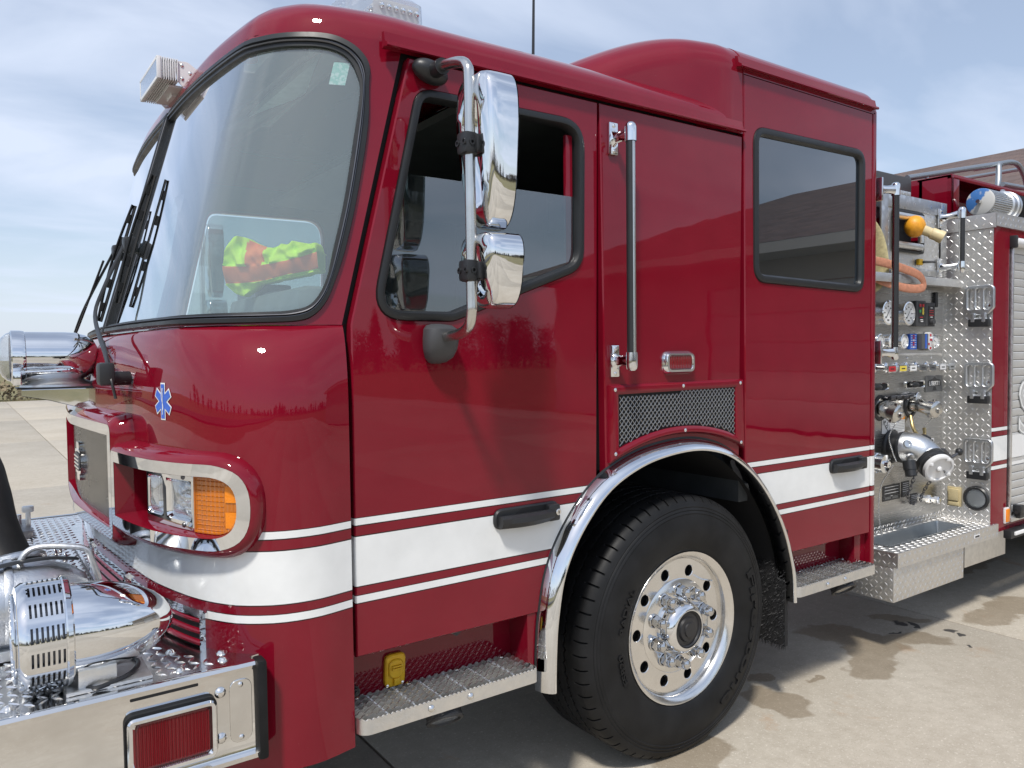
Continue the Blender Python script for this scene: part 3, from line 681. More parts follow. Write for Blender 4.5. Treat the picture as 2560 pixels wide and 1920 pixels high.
CWIN = fillet([(.430, 2.542, .075), (1.268, 2.556, .075), (1.262, 1.880, .075), (.433, 1.896, .075)], 8)
ca = arch(x1=-0.437, zmin=0.719)
DOOR = V2([(-1.186, 2.488), (-1.383, 1.706), (-1.386, 1.69), (-1.389, .722), (ca[0].x, .719)])+ca+V2([(-.437, 2.488)])
g = G(); g.prism(DOOR, [WIN], SIDE, 0.035, 0, 0.004); door = g.build('front_door', 'red_paint', T, 'red driver door with lowered window and black handle')
cb = arch(x0=-0.427, x1=0.357)
MID = cb+V2([(.357, 2.488), (-.427, 2.488)])
g = G(); g.prism(MID, [], SIDE, 0.035, 0, 0.004); mid = g.build('side_panel', 'red_paint', T)
cc = arch(x0=0.369, zmin=0.700)
CDOOR = cc+V2([(cc[-1].x, .700), (1.332, .698), (1.337, 2.745), (.369, 2.745)])
g = G(); g.prism(CDOOR, [CWIN], SIDE, 0.035, 0, 0.004); cdoor = g.build('crew_door', 'red_paint', T, 'red crew door with large square tinted window')
# rear corner pillar, rounded
g = G(); zs2 = [.487+(2.76-.487)*i/20 for i in range(21)]; pr = [(1.345, .03), (1.345, .004), (1.349, 0)]+[(1.362+0.048*sin(a*pi/16), 0.048*(1-cos(a*pi/16))) for a in range(0, 9)]+[(1.41, .12), (1.41, 1.22)]
g.rings([[Vector((x, y, z)) for x, y in pr] for z in zs2], close=False); g.rings([[Vector((x, y, .487)) for x, y in pr], [Vector((x, max(y, .1), .487)) for x, y in pr]], close=False)
g.mirror().build('rear_pillar', 'red_paint', T)
# added black sheet that darkens the shut lines and stops light leaks
g = G(); back = V2([(-1.44, 1.69), (-1.44, .728), (arch(d=0.006, zmin=.728)[0].x, .728)])+arch(d=0.006, zmin=.728)+V2([(1.40, .728), (1.40, 2.76), (.35, 2.76), (.35, 2.56), (-1.21, 2.56)])
g.prism(back, [offset2(WIN, -0.012), offset2(CWIN, -0.012)], side(0.040), 0.012); pair(g, 'gap_backing', 'gap_black', T)
# far side: one panel with matching openings
g = G(); fr = ((0, 2.44, 0), (1, 0, 0), (0, 0, 1), (0, 1, 0)); g.prism(V2([(-1.40, 1.69), (-1.40, .60), (1.40, .60), (1.40, 2.75), (.36, 2.75), (.36, 2.50), (-1.18, 2.50)]), [WIN, CWIN], fr, 0.035); g.build('far_side_panel', 'red_paint', T)
# window rubbers and glass
def ribbed(loop, w, y, name, parent):
    g = G(); inn = offset2(loop, w); g.rings([[Vector((p.x, y+dy, p.y)) for p in offset2(loop, w*f)] for f, dy in ((-.1, .004), (.0, -.006), (.35, -.010), (.75, -.008), (1.0, .004), (1.0, .03))]); return g.build(name, 'gasket', parent)
ribbed(WIN, .028, 0, 'window_rubber', door); ribbed(CWIN, .034, 0, 'window_rubber', cdoor)
WI = offset2(WIN, .022); low = [p for p in WI]
def clipz(L, zc, keep_low):
    out = []
    for i, p in enumerate(L):
        q = L[(i+1) % len(L)]; ip = (p.y <= zc) == keep_low; iq = (q.y <= zc) == keep_low
        if ip: out.append(p)
        if ip != iq: out.append(p.lerp(q, (zc-p.y)/(q.y-p.y)))
    return out
g = G(); g.prism(clipz(low, 2.148, True), [], side(0.016), 0.005); g.build('window_glass', 'side_glass', door)
g = G(); g.prism(offset2(CWIN, .03), [], side(0.010), 0.005); g.build('window_glass', 'dark_glass', cdoor)
g = G(); g.box((-.555, .026, 2.10), (.03, .016, .52), bev=.004); g.build('window_channel', 'red_plain', door)
fp = [o for o in T.children if o.name.startswith('far_side')][0]
g = G(); g.prism(offset2(WIN, .01), [], ((0, 2.425, 0), (1, 0, 0), (0, 0, 1), (0, 1, 0)), .005); g.build('window_glass', 'windshield_glass', fp)
g = G(); g.prism(offset2(CWIN, .01), [], ((0, 2.425, 0), (1, 0, 0), (0, 0, 1), (0, 1, 0)), .005); g.build('window_glass', 'dark_glass', fp)
# drip rails
for xa, xb_, z, zd in ((-1.268, .352, 2.506, 0), (.322, 1.352, 2.768, 0)):
    g = G(); g.rings([[Vector((x, y, z+h)) for y, h in ((.01, .042), (-.004, .040), (-.010, .012), (-.024, .004), (-.026, -.004), (-.020, -.007), (-.004, -.002), (.01, -.006))] for x in (xa, xb_)], 0, False); 
    for x in (xa, xb_): g.add([Vector((x, y, z+h)) for y, h in ((.01, .042), (-.004, .040), (-.010, .012), (-.024, .004), (-.026, -.004), (-.020, -.007), (-.004, -.002), (.01, -.006))], [tuple(range(8))])
    g.build('drip_rail', 'red_plain', T)
# lower body behind the steps
g = G(); g.box((-1.065, .125, .63), (.68, .03, .20)); g.box((-1.40, .08, .60), (.012, .12, .22)); g.box((-1.065, .075, .728), (.68, .12, .012)); g.build('sill', 'red_plain', T)
g = G(); g.box((.995, .125, .63), (.70, .03, .20)); g.box((1.30, .085, .60), (.10, .11, .2), bev=.006); g.box((.995, .075, .708), (.66, .12, .012)); g.build('sill', 'red_plain', T)
g = G(); g.box((-.742, .07, .62), (.05, .13, .20)); g.build('sill_end', 'red_plain', T)
# chrome wheel-arch trim with its black welt
g = G(); prof = [(.002, .004), (.000, -.004), (-.005, -.020), (-.011, -.034), (-.019, -.047), (-.028, -.056), (-.037, -.060), (-.044, -.058), (-.048, -.050), (-.047, .03)]
R = []
for i, p in enumerate(AR):
    a, b = AR[max(0, i-1)], AR[min(89, i+1)]; tn = (b-a).normalized(); n = Vector((-tn.y, tn.x)); R.append([Vector((p.x+n.x*r, y, p.y+n.y*r)) for r, y in prof])
R[0:0] = [[Vector((v.x, v.y, .452)) for v in R[0]], [Vector((v.x, v.y, .47)) for v in R[0]]]
g.rings(R, close=False); g.add(R[0], [tuple(range(len(prof)))]); g.add(R[-1], [tuple(range(len(prof)))]); trim = g.build('wheel_arch_trim', 'chrome', T, 'polished chrome trim round the front wheel arch')
g = G(); g.tube([Vector((q.x, .001, q.y)) for q in arch(d=-0.003)], .0040, 8); g.build('arch_welt', 'gasket', trim)
# dark inside of the wheel arch
g = G(); inn = arch(d=0.035); g.rings([[Vector((q.x, y, q.y)) for q in inn] for y in (-.01, .3, .75)], close=False); g.add([Vector((q.x, .75, q.y)) for q in inn], [tuple(range(len(inn)))]); g.build('wheel_well', 'well_black', T)
g = G(); g.box((.648, .17, .55), (.02, .36, .52)); flap = g.build('mud_flap', 'well_black', T); rnd = random.Random(3); g = G()
for i in range(3200):
    y = rnd.uniform(-.01, .36); z = rnd.uniform(.28, .80); x = .637; L = rnd.uniform(.006, .016); d = Vector((-1, rnd.gauss(0, .5), rnd.gauss(-.5, .6))).normalized(); e = d.orthogonal().normalized()*.0012; p = Vector((x, y, z))
    g.add([p-e, p+e, p+d*L], [(0, 1, 2)])
for i in range(160):
    y = -.01+.37*i/160; g.add([(.64, y, .30), (.64, y+.0035, .30), (.638+rnd.gauss(0, .004), y+rnd.gauss(0, .004), .275-rnd.random()*.015)], [(0, 1, 2)])
o = g.build('bristles', 'bristle', flap, weld=False); o['kind'] = 'stuff'
# ---- cab interior
g = G(); g.box((-.05, 1.22, 1.30), (2.7, 2.3, .03)); g.box((1.36, 1.22, 1.8), (.03, 2.36, 1.7)); g.box((.1, 1.22, 2.47), (1.9, 2.2, .03)); g.box((.45, 1.22, 1.7), (.06, 2.3, 1.5)); g.build('cab_lining', 'interior', T)
g = G(); R = []
for i in range(25):
    t_ = i/24; a = ws0(t_*0.93, 1.705); b = Vector((min(-1.18, a.x+.46), max(.10, a.y+.02), 1.70)); R.append([a+Vector((.03, .02, -.03)), a.lerp(b, .3)+Vector((0, 0, .0)), a.lerp(b, .8)+Vector((0, 0, .03)), b+Vector((0, 0, .0)), Vector((b.x+.04, b.y, 1.58)), Vector((b.x, b.y, 1.2))])
g.rings(R, close=False); g.mirror(); g.build('dashboard', 'dash', T); g = G(); g.box((-1.33, .50, 1.752), (.34, .74, .125), bev=.05); g.build('instrument_hood', 'dash', T)
g = G(); c0 = Vector((-.98, .58, 1.70)); ax = Vector((.80, 0, .60)).normalized(); u = Vector((0, 1, 0)); w = ax.cross(u)
g.tube([c0+(u*cos(k*2*pi/40)+w*sin(k*2*pi/40))*.215 for k in range(41)], .016, 10, caps=False)
for a in (0.2, 2.3, 4.4): g.tube([c0-ax*.03, c0+(u*cos(a)+w*sin(a))*.21], .012, 8)
g.cyl(c0-ax*.05, c0-ax*.01, .06, 16); g.tube([c0-ax*.04, c0-ax*.45], .03, 10); g.build('steering_wheel', 'black_plastic', T)
for y in (.58, 1.86):
    g = G(); g.box((-.42, y, 1.70), (.15, .50, .80), bev=.07, rot=Matrix.Rotation(.18, 3, 'Y')); g.box((-.66, y, 1.33), (.52, .50, .16), bev=.06); g.box((-.36, y, 2.17), (.12, .28, .20), bev=.05); g.build('seat', 'seat_cloth', T)
g = G(); g.box((-1.20, 1.35, 1.80), (.14, .30, .22), bev=.012); g.box((-1.24, 1.02, 1.78), (.10, .18, .17), bev=.02); g.box((-1.275, 1.35, 1.81), (.012, .26, .17), m=1); g.tube(cat([(-1.2, 1.2, 1.78), (-1.33, 1.1, 1.74), (-1.42, .9, 1.745), (-1.36, .75, 1.78)], 6), .005, 6); g.tube(cat([(-1.2, 1.3, 1.76), (-1.38, 1.2, 1.735), (-1.5, 1.0, 1.74)], 6), .004, 6)
g.build('dash_radio', ['black_plastic', 'plate_grey'], T)
g = G(); g.box((-1.52, .90, 1.731), (.05, .11, .008), rot=Matrix.Rotation(.4, 3, 'Z')); tag(g.build('paper_note', 'white_gloss'), 'small white paper note lying on the dashboard behind the windshield', 'paper')
# high-visibility vest lying in a heap on the instrument hood
def lerpl(L, s):
    for (a, va), (b, vb) in zip(L, L[1:]):
        if s <= b: return va+(vb-va)*max(0, (s-a)/(b-a))
    return L[-1][1]
VT = [(0, 1.915), (.016, 1.963), (.089, 2.0), (.155, 2.0), (.227, 1.996), (.256, 1.988), (.342, 1.976), (.443, 1.964), (.50, 1.962), (.581, 1.975), (.646, 1.972), (.719, 1.982), (.848, 1.975), (.978, 1.974), (1, 1.945)]
VA = [(0, 1.901), (.219, 1.899), (.409, 1.902), (.656, 1.914), (.831, 1.927), (1, 1.942)]; VB = [(0, 1.845), (.215, 1.846), (.361, 1.850), (.653, 1.870), (1, 1.888)]; VL = [(0, 1.842), (.066, 1.815), (.153, 1.804), (.212, 1.812), (.361, 1.846), (.5, 1.852), (1, 1.880)]
nr, ns = 34, 64; rows = []; VA0 = Vector((-1.5726, .5707, 0)); VD = Vector((.2419, -.2047, 0)); VN = Vector((-.646, -.763, 0))
for r in range(nr+1):
    row = []
    for q in range(ns+1):
        s_ = q/ns; f = r/nr; L = [lerpl(V, s_) for V in (VT, VA, VB, VL)]
        z = L[0]+(L[1]-L[0])*f/.5 if f < .5 else (L[1]+(L[2]-L[1])*(f-.5)/.3 if f < .8 else L[2]+(L[3]-L[2])*(f-.8)/.2)
        fold = .006*sin(s_*19+f*9)+.005*sin(s_*34-f*12+1)+.003*sin(f*21+s_*8)+.004*sin(s_*55+sin(f*8)*2)+(.007*sin(s_*13+f*9)+.010*max(0, 1-abs(s_-.16-f*.2)*14)-.012*max(0, 1-abs(s_-.56+f*.25)*16) if f < .5 else 0)
        if .5 <= f < .8: fold = .0035*sin(s_*17+f*4)+.002*sin(s_*41-f*9)
        row.append(VA0+VD*s_+VN*(fold+.030*sin(min(1, f*1.1)*pi))+Vector((0, 0, z)))
    rows.append(row)
vs = [p for r in rows for p in r]; n0 = len(vs); vs += [p-VN*(.05+.035*sin(pi*(i//(ns+1))/nr)) for i, p in enumerate(vs)]
g = G(); fs = []; ms = []
for r in range(nr):
    for q in range(ns):
        a = r*(ns+1)+q; f_ = (a, a+1, a+ns+2, a+ns+1); fr = (r+.5)/nr; s_ = (q+.5)/ns+.006*sin(r*.4)
        m_ = 1 if .5 < fr < .8 or (.245 < s_ < .44-.07*fr and fr < .5) else 0
        fs += [f_, tuple(i+n0 for i in f_[::-1])]; ms += [m_, m_]
E_ = [i for i in range(ns+1)]; B_ = [nr*(ns+1)+i for i in range(ns+1)]; Lf = [r*(ns+1) for r in range(nr+1)]; Rg = [r*(ns+1)+ns for r in range(nr+1)]
for ed in (E_, B_, Lf, Rg):
    for a, b in zip(ed, ed[1:]): fs.append((a, b, b+n0, a+n0)); ms.append(0)
g.v = vs; g.f = [list(f) for f in fs]; g.m = ms; vest = g.build('safety_vest', ['hivis', 'hivis_orange'], None, weld=False, ang=80); tag(vest, 'crumpled lime safety vest with orange bands lying on the dash behind the windshield', 'safety vest')
# ------------------------------------------------------------------ cab front: bezels, lamps, grille
def rr(u0, u1, z0, z1, r, n=8): return fillet([(u0, z0, r), (u1, z0, r), (u1, z1, r), (u0, z1, r)], n)
def dense(L, step=0.02):
    out = []
    for i, p in enumerate(L):
        q = L[(i+1) % len(L)]; k = max(1, int((q-p).length/step)); out += [p.lerp(q, j/k) for j in range(k)]
    return out
def nring(g, L0, h0, L1, h1, m=0): g.rings([[nose(p.x, p.y, h0) for p in L0], [nose(p.x, p.y, h1) for p in L1]], m)
HE = dense(fillet([(.618, 1.086, .006), (1.266, 1.086, .112), (1.266, 1.318, .112), (.618, 1.318, .006)], 10))
HI = offset2(HE, .033)
GE = dense(rr(-.616, .616, 1.035, 1.396, .030)); GI = offset2(GE, .034)
OFF = .064
def hoff(p): return OFF-.026*max(0, min(1, (p.x-.95)/.33))
g = G(); g.rings([[nose(p.x, p.y, hoff(p)) for p in L] for L in (HE, HI)]); 
pair(g, 'headlight_trim', 'chrome', T)
g = G(); g.rings([[nose(abs(p.x), p.y, OFF)*1.0 if p.x >= 0 else (lambda v: Vector((v.x, 2.44-v.y, v.z)))(nose(-p.x, p.y, OFF)) for p in L] for L in (GE, GI)]); g.build('grille_trim', 'chrome', T)
def nn(p, h):
    v = nose(abs(p.x), p.y, h); return v if p.x >= 0 else Vector((v.x, 2.44-v.y, v.z))
g = G()
O1, O2, O3 = offset2(HE, -.010), offset2(HE, -.022), offset2(HE, -.030)
g.rings([[nose(p.x, p.y, hoff(p)-.001) for p in HE], [nose(p.x, p.y, hoff(q)-.004) for p, q in zip(O1, HE)], [nose(p.x, p.y, hoff(q)-.018) for p, q in zip(O2, HE)], [nose(p.x, p.y, -.004) for p in O3]])
g.rings([[nose(p.x, p.y, hoff(q)-.001) for p, q in zip(HI, HE)], [nose(p.x, p.y, hoff(q)-.008) for p, q in zip(offset2(HI, .003), HE)], [nose(p.x, p.y, -.05) for p in offset2(HI, .006)]])
g.rings([[nose(u, z, -.05) for u in [.64+.63*i/20 for i in range(21)]] for z in (1.11, 1.30)], close=False)
g.mirror(); Q1, Q2, Q3 = offset2(GE, -.010), offset2(GE, -.024), offset2(GE, -.034)
g.rings([[nn(p, OFF-.001) for p in GE], [nn(p, OFF-.006) for p in Q1], [nn(p, OFF-.022) for p in Q2], [nn(p, -.004) for p in Q3]])
g.rings([[nn(p, OFF-.001) for p in GI], [nn(p, OFF-.008) for p in offset2(GI, .004)], [nn(p, .004) for p in offset2(GI, .008)]])
g.build('fascia_housing', 'red_plain', T, 'red moulded surround of grille and headlights', ang=45)
# grille: expanded metal, one joined piece, over a dark backing
g = G(); us_ = [-.60+1.2*i/30 for i in range(31)]; g.rings([[nn(Vector((u, z)), .008) for u in us_] for z in (1.05, 1.38)], close=False); gb = g.build('grille_backing', 'gap_black', T)
g = G(); pu, pz = .0160, .0100; hw = .0016
nu, nz_ = int(1.15/pu), int(.285/pz)
for i in range(nu):
    for k in range(nz_):
        u = -.574+i*pu; z = 1.075+k*pz
        c = [(u, z+pz/2), (u+pu/2, z+pz), (u+pu, z+pz/2), (u+pu/2, z)]
        for a, b in ((0, 1), (1, 2), (2, 3), (3, 0)):
            if (a, b) in ((1, 2), (2, 3)) and False: continue
            A = Vector(c[a]); Bq = Vector(c[b]); e = Vector((0, 0.0013))
            g.add([nn(A-e, .030), nn(Bq-e, .030), nn(Bq-e, .036), nn(A-e, .036), nn(A+e, .036), nn(Bq+e, .036)], [(0, 1, 2, 3), (3, 2, 5, 4)])
o = g.build('grille_mesh', 'stainless_tube', gb, weld=False); o['kind'] = 'stuff'
g = G(); 
def badge(pts, h0, h1, m=0):
    L = [Vector(p) for p in pts]; g.rings([[nn(Vector((p.x, p.y)), h0) for p in L], [nn(Vector((p.x, p.y)), h1) for p in L]], m); g.add([nn(Vector((p.x, p.y)), h1) for p in L], [tuple(range(len(L)))], m)
badge(rr(-.085, .085, 1.175, 1.265, .045), .034, .048, 0); badge(rr(-.070, .070, 1.187, 1.253, .033), .048, .050, 1); badge(rr(-.035, .035, 1.15, 1.176, .012), .034, .046, 0); badge(rr(-.035, .035, 1.264, 1.292, .012), .034, .046, 0)
for k in range(4): badge(rr(-.06, .06, 1.195+k*.014, 1.201+k*.014, .002), .050, .053, 0)
g.build('grille_badge', ['chrome', 'decal_black'], gb)
# headlight cluster
g = G()
CH = dense(rr(.80, 1.075, 1.122, 1.284, .012)); R = [[nose(p.x, p.y, h) for p in L] for L, h in ((CH, -.048), (CH, .012), (offset2(CH, .004), .016))]; g.rings(R)
for u0, u1 in ((.812, .915), (.935, 1.068)):
    q = dense(rr(u0, u1, 1.148, 1.262, .018)); g.rings([[nose(p.x, p.y, h) for p in L] for L, h in ((q, .016), (offset2(q, .006), .004), (offset2(q, .016), -.040))])
    e = offset2(q, .016); g.add([nose(p.x, p.y, -.040) for p in e], [tuple(range(len(e)))])
# chrome face between the two openings
def strip(u0, u1, z0, z1, h): g.rings([[nose(u0+(u1-u0)*i/6, z, h) for i in range(7)] for z in (z0, z1)], close=False)
strip(.804, 1.071, 1.126, 1.148, .016); strip(.804, 1.071, 1.262, 1.280, .016); strip(.804, .812, 1.148, 1.262, .016); strip(.915, .935, 1.148, 1.262, .016); strip(1.068, 1.071, 1.148, 1.262, .016)
hl = pair(g, 'headlight', 'chrome', T)
def lensdome(u0, u1, z0, z1, h, name, mat, parent, bul=.012):
    g = G(); q = dense(rr(u0, u1, z0, z1, .02)); c = Vector(((u0+u1)/2, (z0+z1)/2)); g.rings([[nose((p.x-c.x)*f+c.x, (p.y-c.y)*f+c.y, h+bul*(1-f*f)) for p in q] for f in (1, .85, .6, .3, .02)]); return pair(g, name, mat, parent)
lensdome(.818, .909, 1.154, 1.256, .012, 'lamp_lens', 'clear_lens', hl); lensdome(.941, 1.062, 1.154, 1.256, .004, 'lamp_lens', 'clear_lens', hl)
lensdome(.830, .900, 1.165, 1.245, -.025, 'lamp_reflector', 'red_reflection', hl)  # red mirrored in the headlight, put in as surface colour
g = G(); cu, cz_ = 1.0, 1.205
for k in range(10): a = 2*pi*k/10; p = nose(cu+.034*cos(a), cz_+.034*sin(a), -.022); g.ell(p, (.010, .010, .010), 8, 6)
g.ell(nose(cu, cz_, -.026), (.022, .022, .022), 12, 8); pair(g, 'lamp_bulb', 'polished', hl)
for z in (1.137, 1.271):
    g = G(); p = nose(1.03, z, .016); n = (nose(1.03, z, .03)-p).normalized(); g.lathe([(0, .004), (.006, .003), (.008, 0)], p, n, 10); g.lathe([(.003, .0042), (0, .0042)], p, n, 6); pair(g, 'screw', 'dark_steel', hl)
g = G(); AM = dense(fillet([(1.082, 1.122, .004), (1.234, 1.122, .075), (1.234, 1.284, .075), (1.082, 1.284, .004)], 8), .012)
g.rings([[nose(p.x, p.y, h) for p in L] for L, h in ((AM, -.045), (AM, .018), (offset2(AM, .004), .022), (offset2(AM, .008), .022), (offset2(AM, .010), .019))])
e = offset2(AM, .010); c = Vector((1.155, 1.203)); g.rings([[nose((p.x-c.x)*f+c.x, (p.y-c.y)*f+c.y, .019) for p in e] for f in (1, .8, .6, .4, .2, .02)]); am = pair(g, 'turn_signal', 'amber_lens', T, 'amber turn signal lens wrapping the cab corner')
g = G()
for k in range(11):
    for u0, u1, st_z in ((1.094, 1.190, 1.134),): g.rings([[nose(u0+(u1-u0)*i/6, st_z+k*.0132+dz, h) for i in range(7)] for dz, h in ((0, .0185), (.0022, .0208), (.0044, .0185))], close=False)
pair(g, 'lens_ribs', 'amber_lens', am)
for z0, z1 in ((1.145, 1.188), (1.214, 1.258)):
    g = G(); g.rings([[nose(1.196+.028*i/4, z, .022) for i in range(5)] for z in (z0, z1)], close=False); pair(g, 'side_reflector', 'amber_reflector', am)
# six-pointed medical star on the nose: white outline, blue field, white staff with a serpent
def star(s, arm, wid):
    out = []
    for k in range(6):
        a = pi/2+k*pi/3; d = Vector((cos(a), sin(a))); e = Vector((-sin(a), cos(a))); out += [d*arm-e*wid, d*arm+e*wid]
        b = a+pi/6; out.append(Vector((cos(b), sin(b)))*(wid/sin(pi/6))*1.0)
    return out
su, sz = t_of(PL, x=-1.872)*LL+.0, 1.477; su = t_of(PL, y=.33)*LL
g = G()
def starface(arm, wid, h, m):
    L = star(1, arm, wid); tri = tessellate_polygon([[Vector((p.x, p.y, 0)) for p in L]]); g.add([nose(su+p.x, sz+p.y, h) for p in L], [tuple(t_) for t_ in tri], m)
starface(.0535, .0145, .0015, 0); starface(.0495, .0108, .0025, 1)
def ribbon(pts, w, h, m): P = [Vector(p) for p in pts]; g.rings([[nose(su+p.x-w/2, sz+p.y, h) for p in P], [nose(su+p.x+w/2, sz+p.y, h) for p in P]], m, close=False)
ribbon([(0, -.038), (0, .030)], .0030, .0035, 0); ribbon([(.0055*sin(k*.62), -.030+.0058*k) for k in range(12)], .0026, .0042, 0); ribbon([(0, .030), (0, .038)], .005, .0035, 0)
g.build('medical_star_decal', ['white_gloss', 'decal_blue'], T, 'blue six-pointed medical star with white outline and serpent staff', weld=False)
# louvred air inlets under the stripe
for u0, u1 in ((.60, 1.105), (.06, .53)):
    g = G(); LO = dense(rr(u0, u1, .745, .905, .012)); LI = offset2(LO, .022)
    g.rings([[nose(p.x, p.y, h) for p in L] for L, h in ((LO, -.002), (LO, .010), (LI, .012), (LI, -.01))]); lv = pair(g, 'air_inlet_frame', 'chrome', T)
    g = G(); g.rings([[nose(u0+(u1-u0)*i/10, z, .003) for i in range(11)] for z in (.75, .90)], close=False); pair(g, 'air_inlet_backing', 'gap_black', lv)
    for k in range(4):
        z = .775+.032*k; g = G(); ua, ub = u0+.02, u1-.02
        g.rings([[nose(ua+(ub-ua)*i/10, z+dz, h) for i in range(11)] for dz, h in ((-.004, .006), (.0, .014), (.006, .014), (.012, .005))], close=False); pair(g, 'slat', 'red_plain', lv)
# ---- bumper with tread-plate deck
BZ0, BZ1, BY = .545, .805, -.055
def bpath(off=0.0):
    pts = [(-1.697, BY-off), (-2.42, BY-off)]
    for k in range(1, 9): a = pi/2*k/8; pts.append((-2.42-(.28+off)*sin(a), BY+.28-(.28+off)*cos(a)))
    pts += [(-2.70-off, 2.44-.225)]
    for k in range(1, 9): a = pi/2*k/8; pts.append((-2.42-(.28+off)*cos(a), 2.44-.225+(.28+off)*sin(a)))
    pts.append((-1.697, 2.44-BY+off)); return pts
g = G(); prof = [(-.030, BZ1-.004), (-.018, BZ1), (-.006, BZ1-.002), (.0, BZ1-.010), (-.004, BZ1-.020), (-.006, BZ1-.026), (-.006, BZ0+.028), (-.003, BZ0+.022), (.004, BZ0+.016), (.004, BZ0+.004), (-.004, BZ0), (-.03, BZ0)]
R = []
for off, z in prof: R.append([Vector((x, y, z)) for x, y in bpath(off)])
g.rings(R, close=False); bump_ = g.build('bumper', 'bumper_chrome', T, 'extended polished front bumper with red marker light', ang=40)
g = G(); g.box((-1.684, BY+.010, (BZ0+BZ1)/2), (.026, .055, BZ1-BZ0+.004), bev=.009); pair(g, 'bumper_end_cap', 'rubber', bump_)
g = G(); dp = [Vector((x, y)) for x, y in bpath(-.028)]
inner = [nose(u, .8) for u in [LL*i/30*.985 for i in range(31)]]; inn2 = [Vector((p.x+.0, p.y)) for p in inner if p.y > -.02]
deck = dp+[Vector((-1.697, 2.44+.0))]+[Vector((p.x, 2.44-p.y)) for p in reversed(inn2)]+inn2[1:]+[Vector((-1.697, .0))]
g.prism(deck, [], ((0, 0, BZ1-.006), (1, 0, 0), (0, 1, 0), (0, 0, 1)), .01); dk_ = g.build('bumper_deck', 'deck_plate', bump_)
g = G(); clip = lambda a, b: not (-2.67+a > -1.775-.12*min(1, max(0, (min(b, 2.42-b)-.0)/.25)) )
lozenges(g, (-2.67, .0, BZ1-.0058), (1, 0, 0), (0, 1, 0), (0, 0, 1), .97, 2.44, pitch=.0285, L=.032, Wd=.009, h=.0032, clip=clip); o = g.build('tread_bars', 'deck_bar', dk_, weld=False); o['kind'] = 'stuff'
def bolt(p, n, r=.012, mat='polished', parent=None, name='bolt'):
    g = G(); g.lathe([(r*1.25, 0), (r*1.2, r*.2), (r, r*.35), (r*.75, r*.65), (r*.4, r*.8), (0, r*.85)], (0, 0, 0), (0, 0, 1), 12); return g
bolt_me = bolt((0, 0, 0), None, .012).data('bolt', ['polished'])
def put(me, name, parent, p, n): return inst(me, name, parent, Matrix.Translation(Vector(p)) @ Vector(n).to_track_quat('Z', 'Y').to_matrix().to_4x4())
for x, y in ((-1.76, .02), (-1.87, .015), (-2.03, .02), (-2.24, .02), (-1.86, .16), (-1.75, .07)): put(bolt_me, 'bolt', bump_, (x, y, BZ1-.006), (0, 0, 1))
for x, z in ((-1.787, .742), (-1.788, .623)): put(bolt_me, 'bolt', bump_, (x, BY+.006, z), (0, -1, 0))
g = G(); g.prism(rr(-1.765, -1.708, .60, .765, .026), [], side(BY+.003), .004, ch=.0012); cp = g.build('cover_plate', 'bumper_chrome', bump_)
sm_me = bolt((0, 0, 0), None, .006).data('screw', ['polished'])
for z in (.752, .613): put(sm_me, 'screw', cp, (-1.737, BY+.003, z), (0, -1, 0))
g = G(); g.prism(rr(-1.997, -1.840, .774, .781, .003), [], side(BY+.0045), .003); g.build('slot', 'gap_black', bump_)
# red marker light in the bumper side
g = G(); o_ = rr(-2.009, -1.802, .590, .738, .020); i_ = rr(-1.987, -1.818, .606, .722, .014)
g.prism(offset2(o_, -.004), [], side(BY-.004), .012, 1); g.rings([[Vector((p.x, y, p.y)) for p in L] for L, y in ((o_, BY), (o_, BY-.016), (offset2(o_, .004), BY-.021), (offset2(o_, .012), BY-.020), (i_, BY-.010))]); ml = g.build('marker_light', ['chrome', 'rubber'], bump_, 'red rectangular marker light in a chrome frame')
g = G(); g.prism(i_, [], side(BY-.013), .01, ch=.003)
for k in range(38): x = -1.984+.163*k/37; g.rings([[Vector((x+dx, y, z)) for dx, y in ((-.0016, BY-.013), (0, BY-.0155), (.0016, BY-.013))] for z in (.612, .716)], close=False)
g.build('lens', 'red_lens', ml)
# ---- chrome siren on the deck
SY, SZ = .10, .934
g = G(); prof = [(.020, .0), (.105, .0), (.122, .006), (.130, .018), (.130, .026)]
g.lathe(prof, (-2.222, SY, SZ), (1, 0, 0), 48); prof2 = [(.132, .0), (.135, .004), (.132, .014), (.126, .018)]
nseg, rows = 56, 7
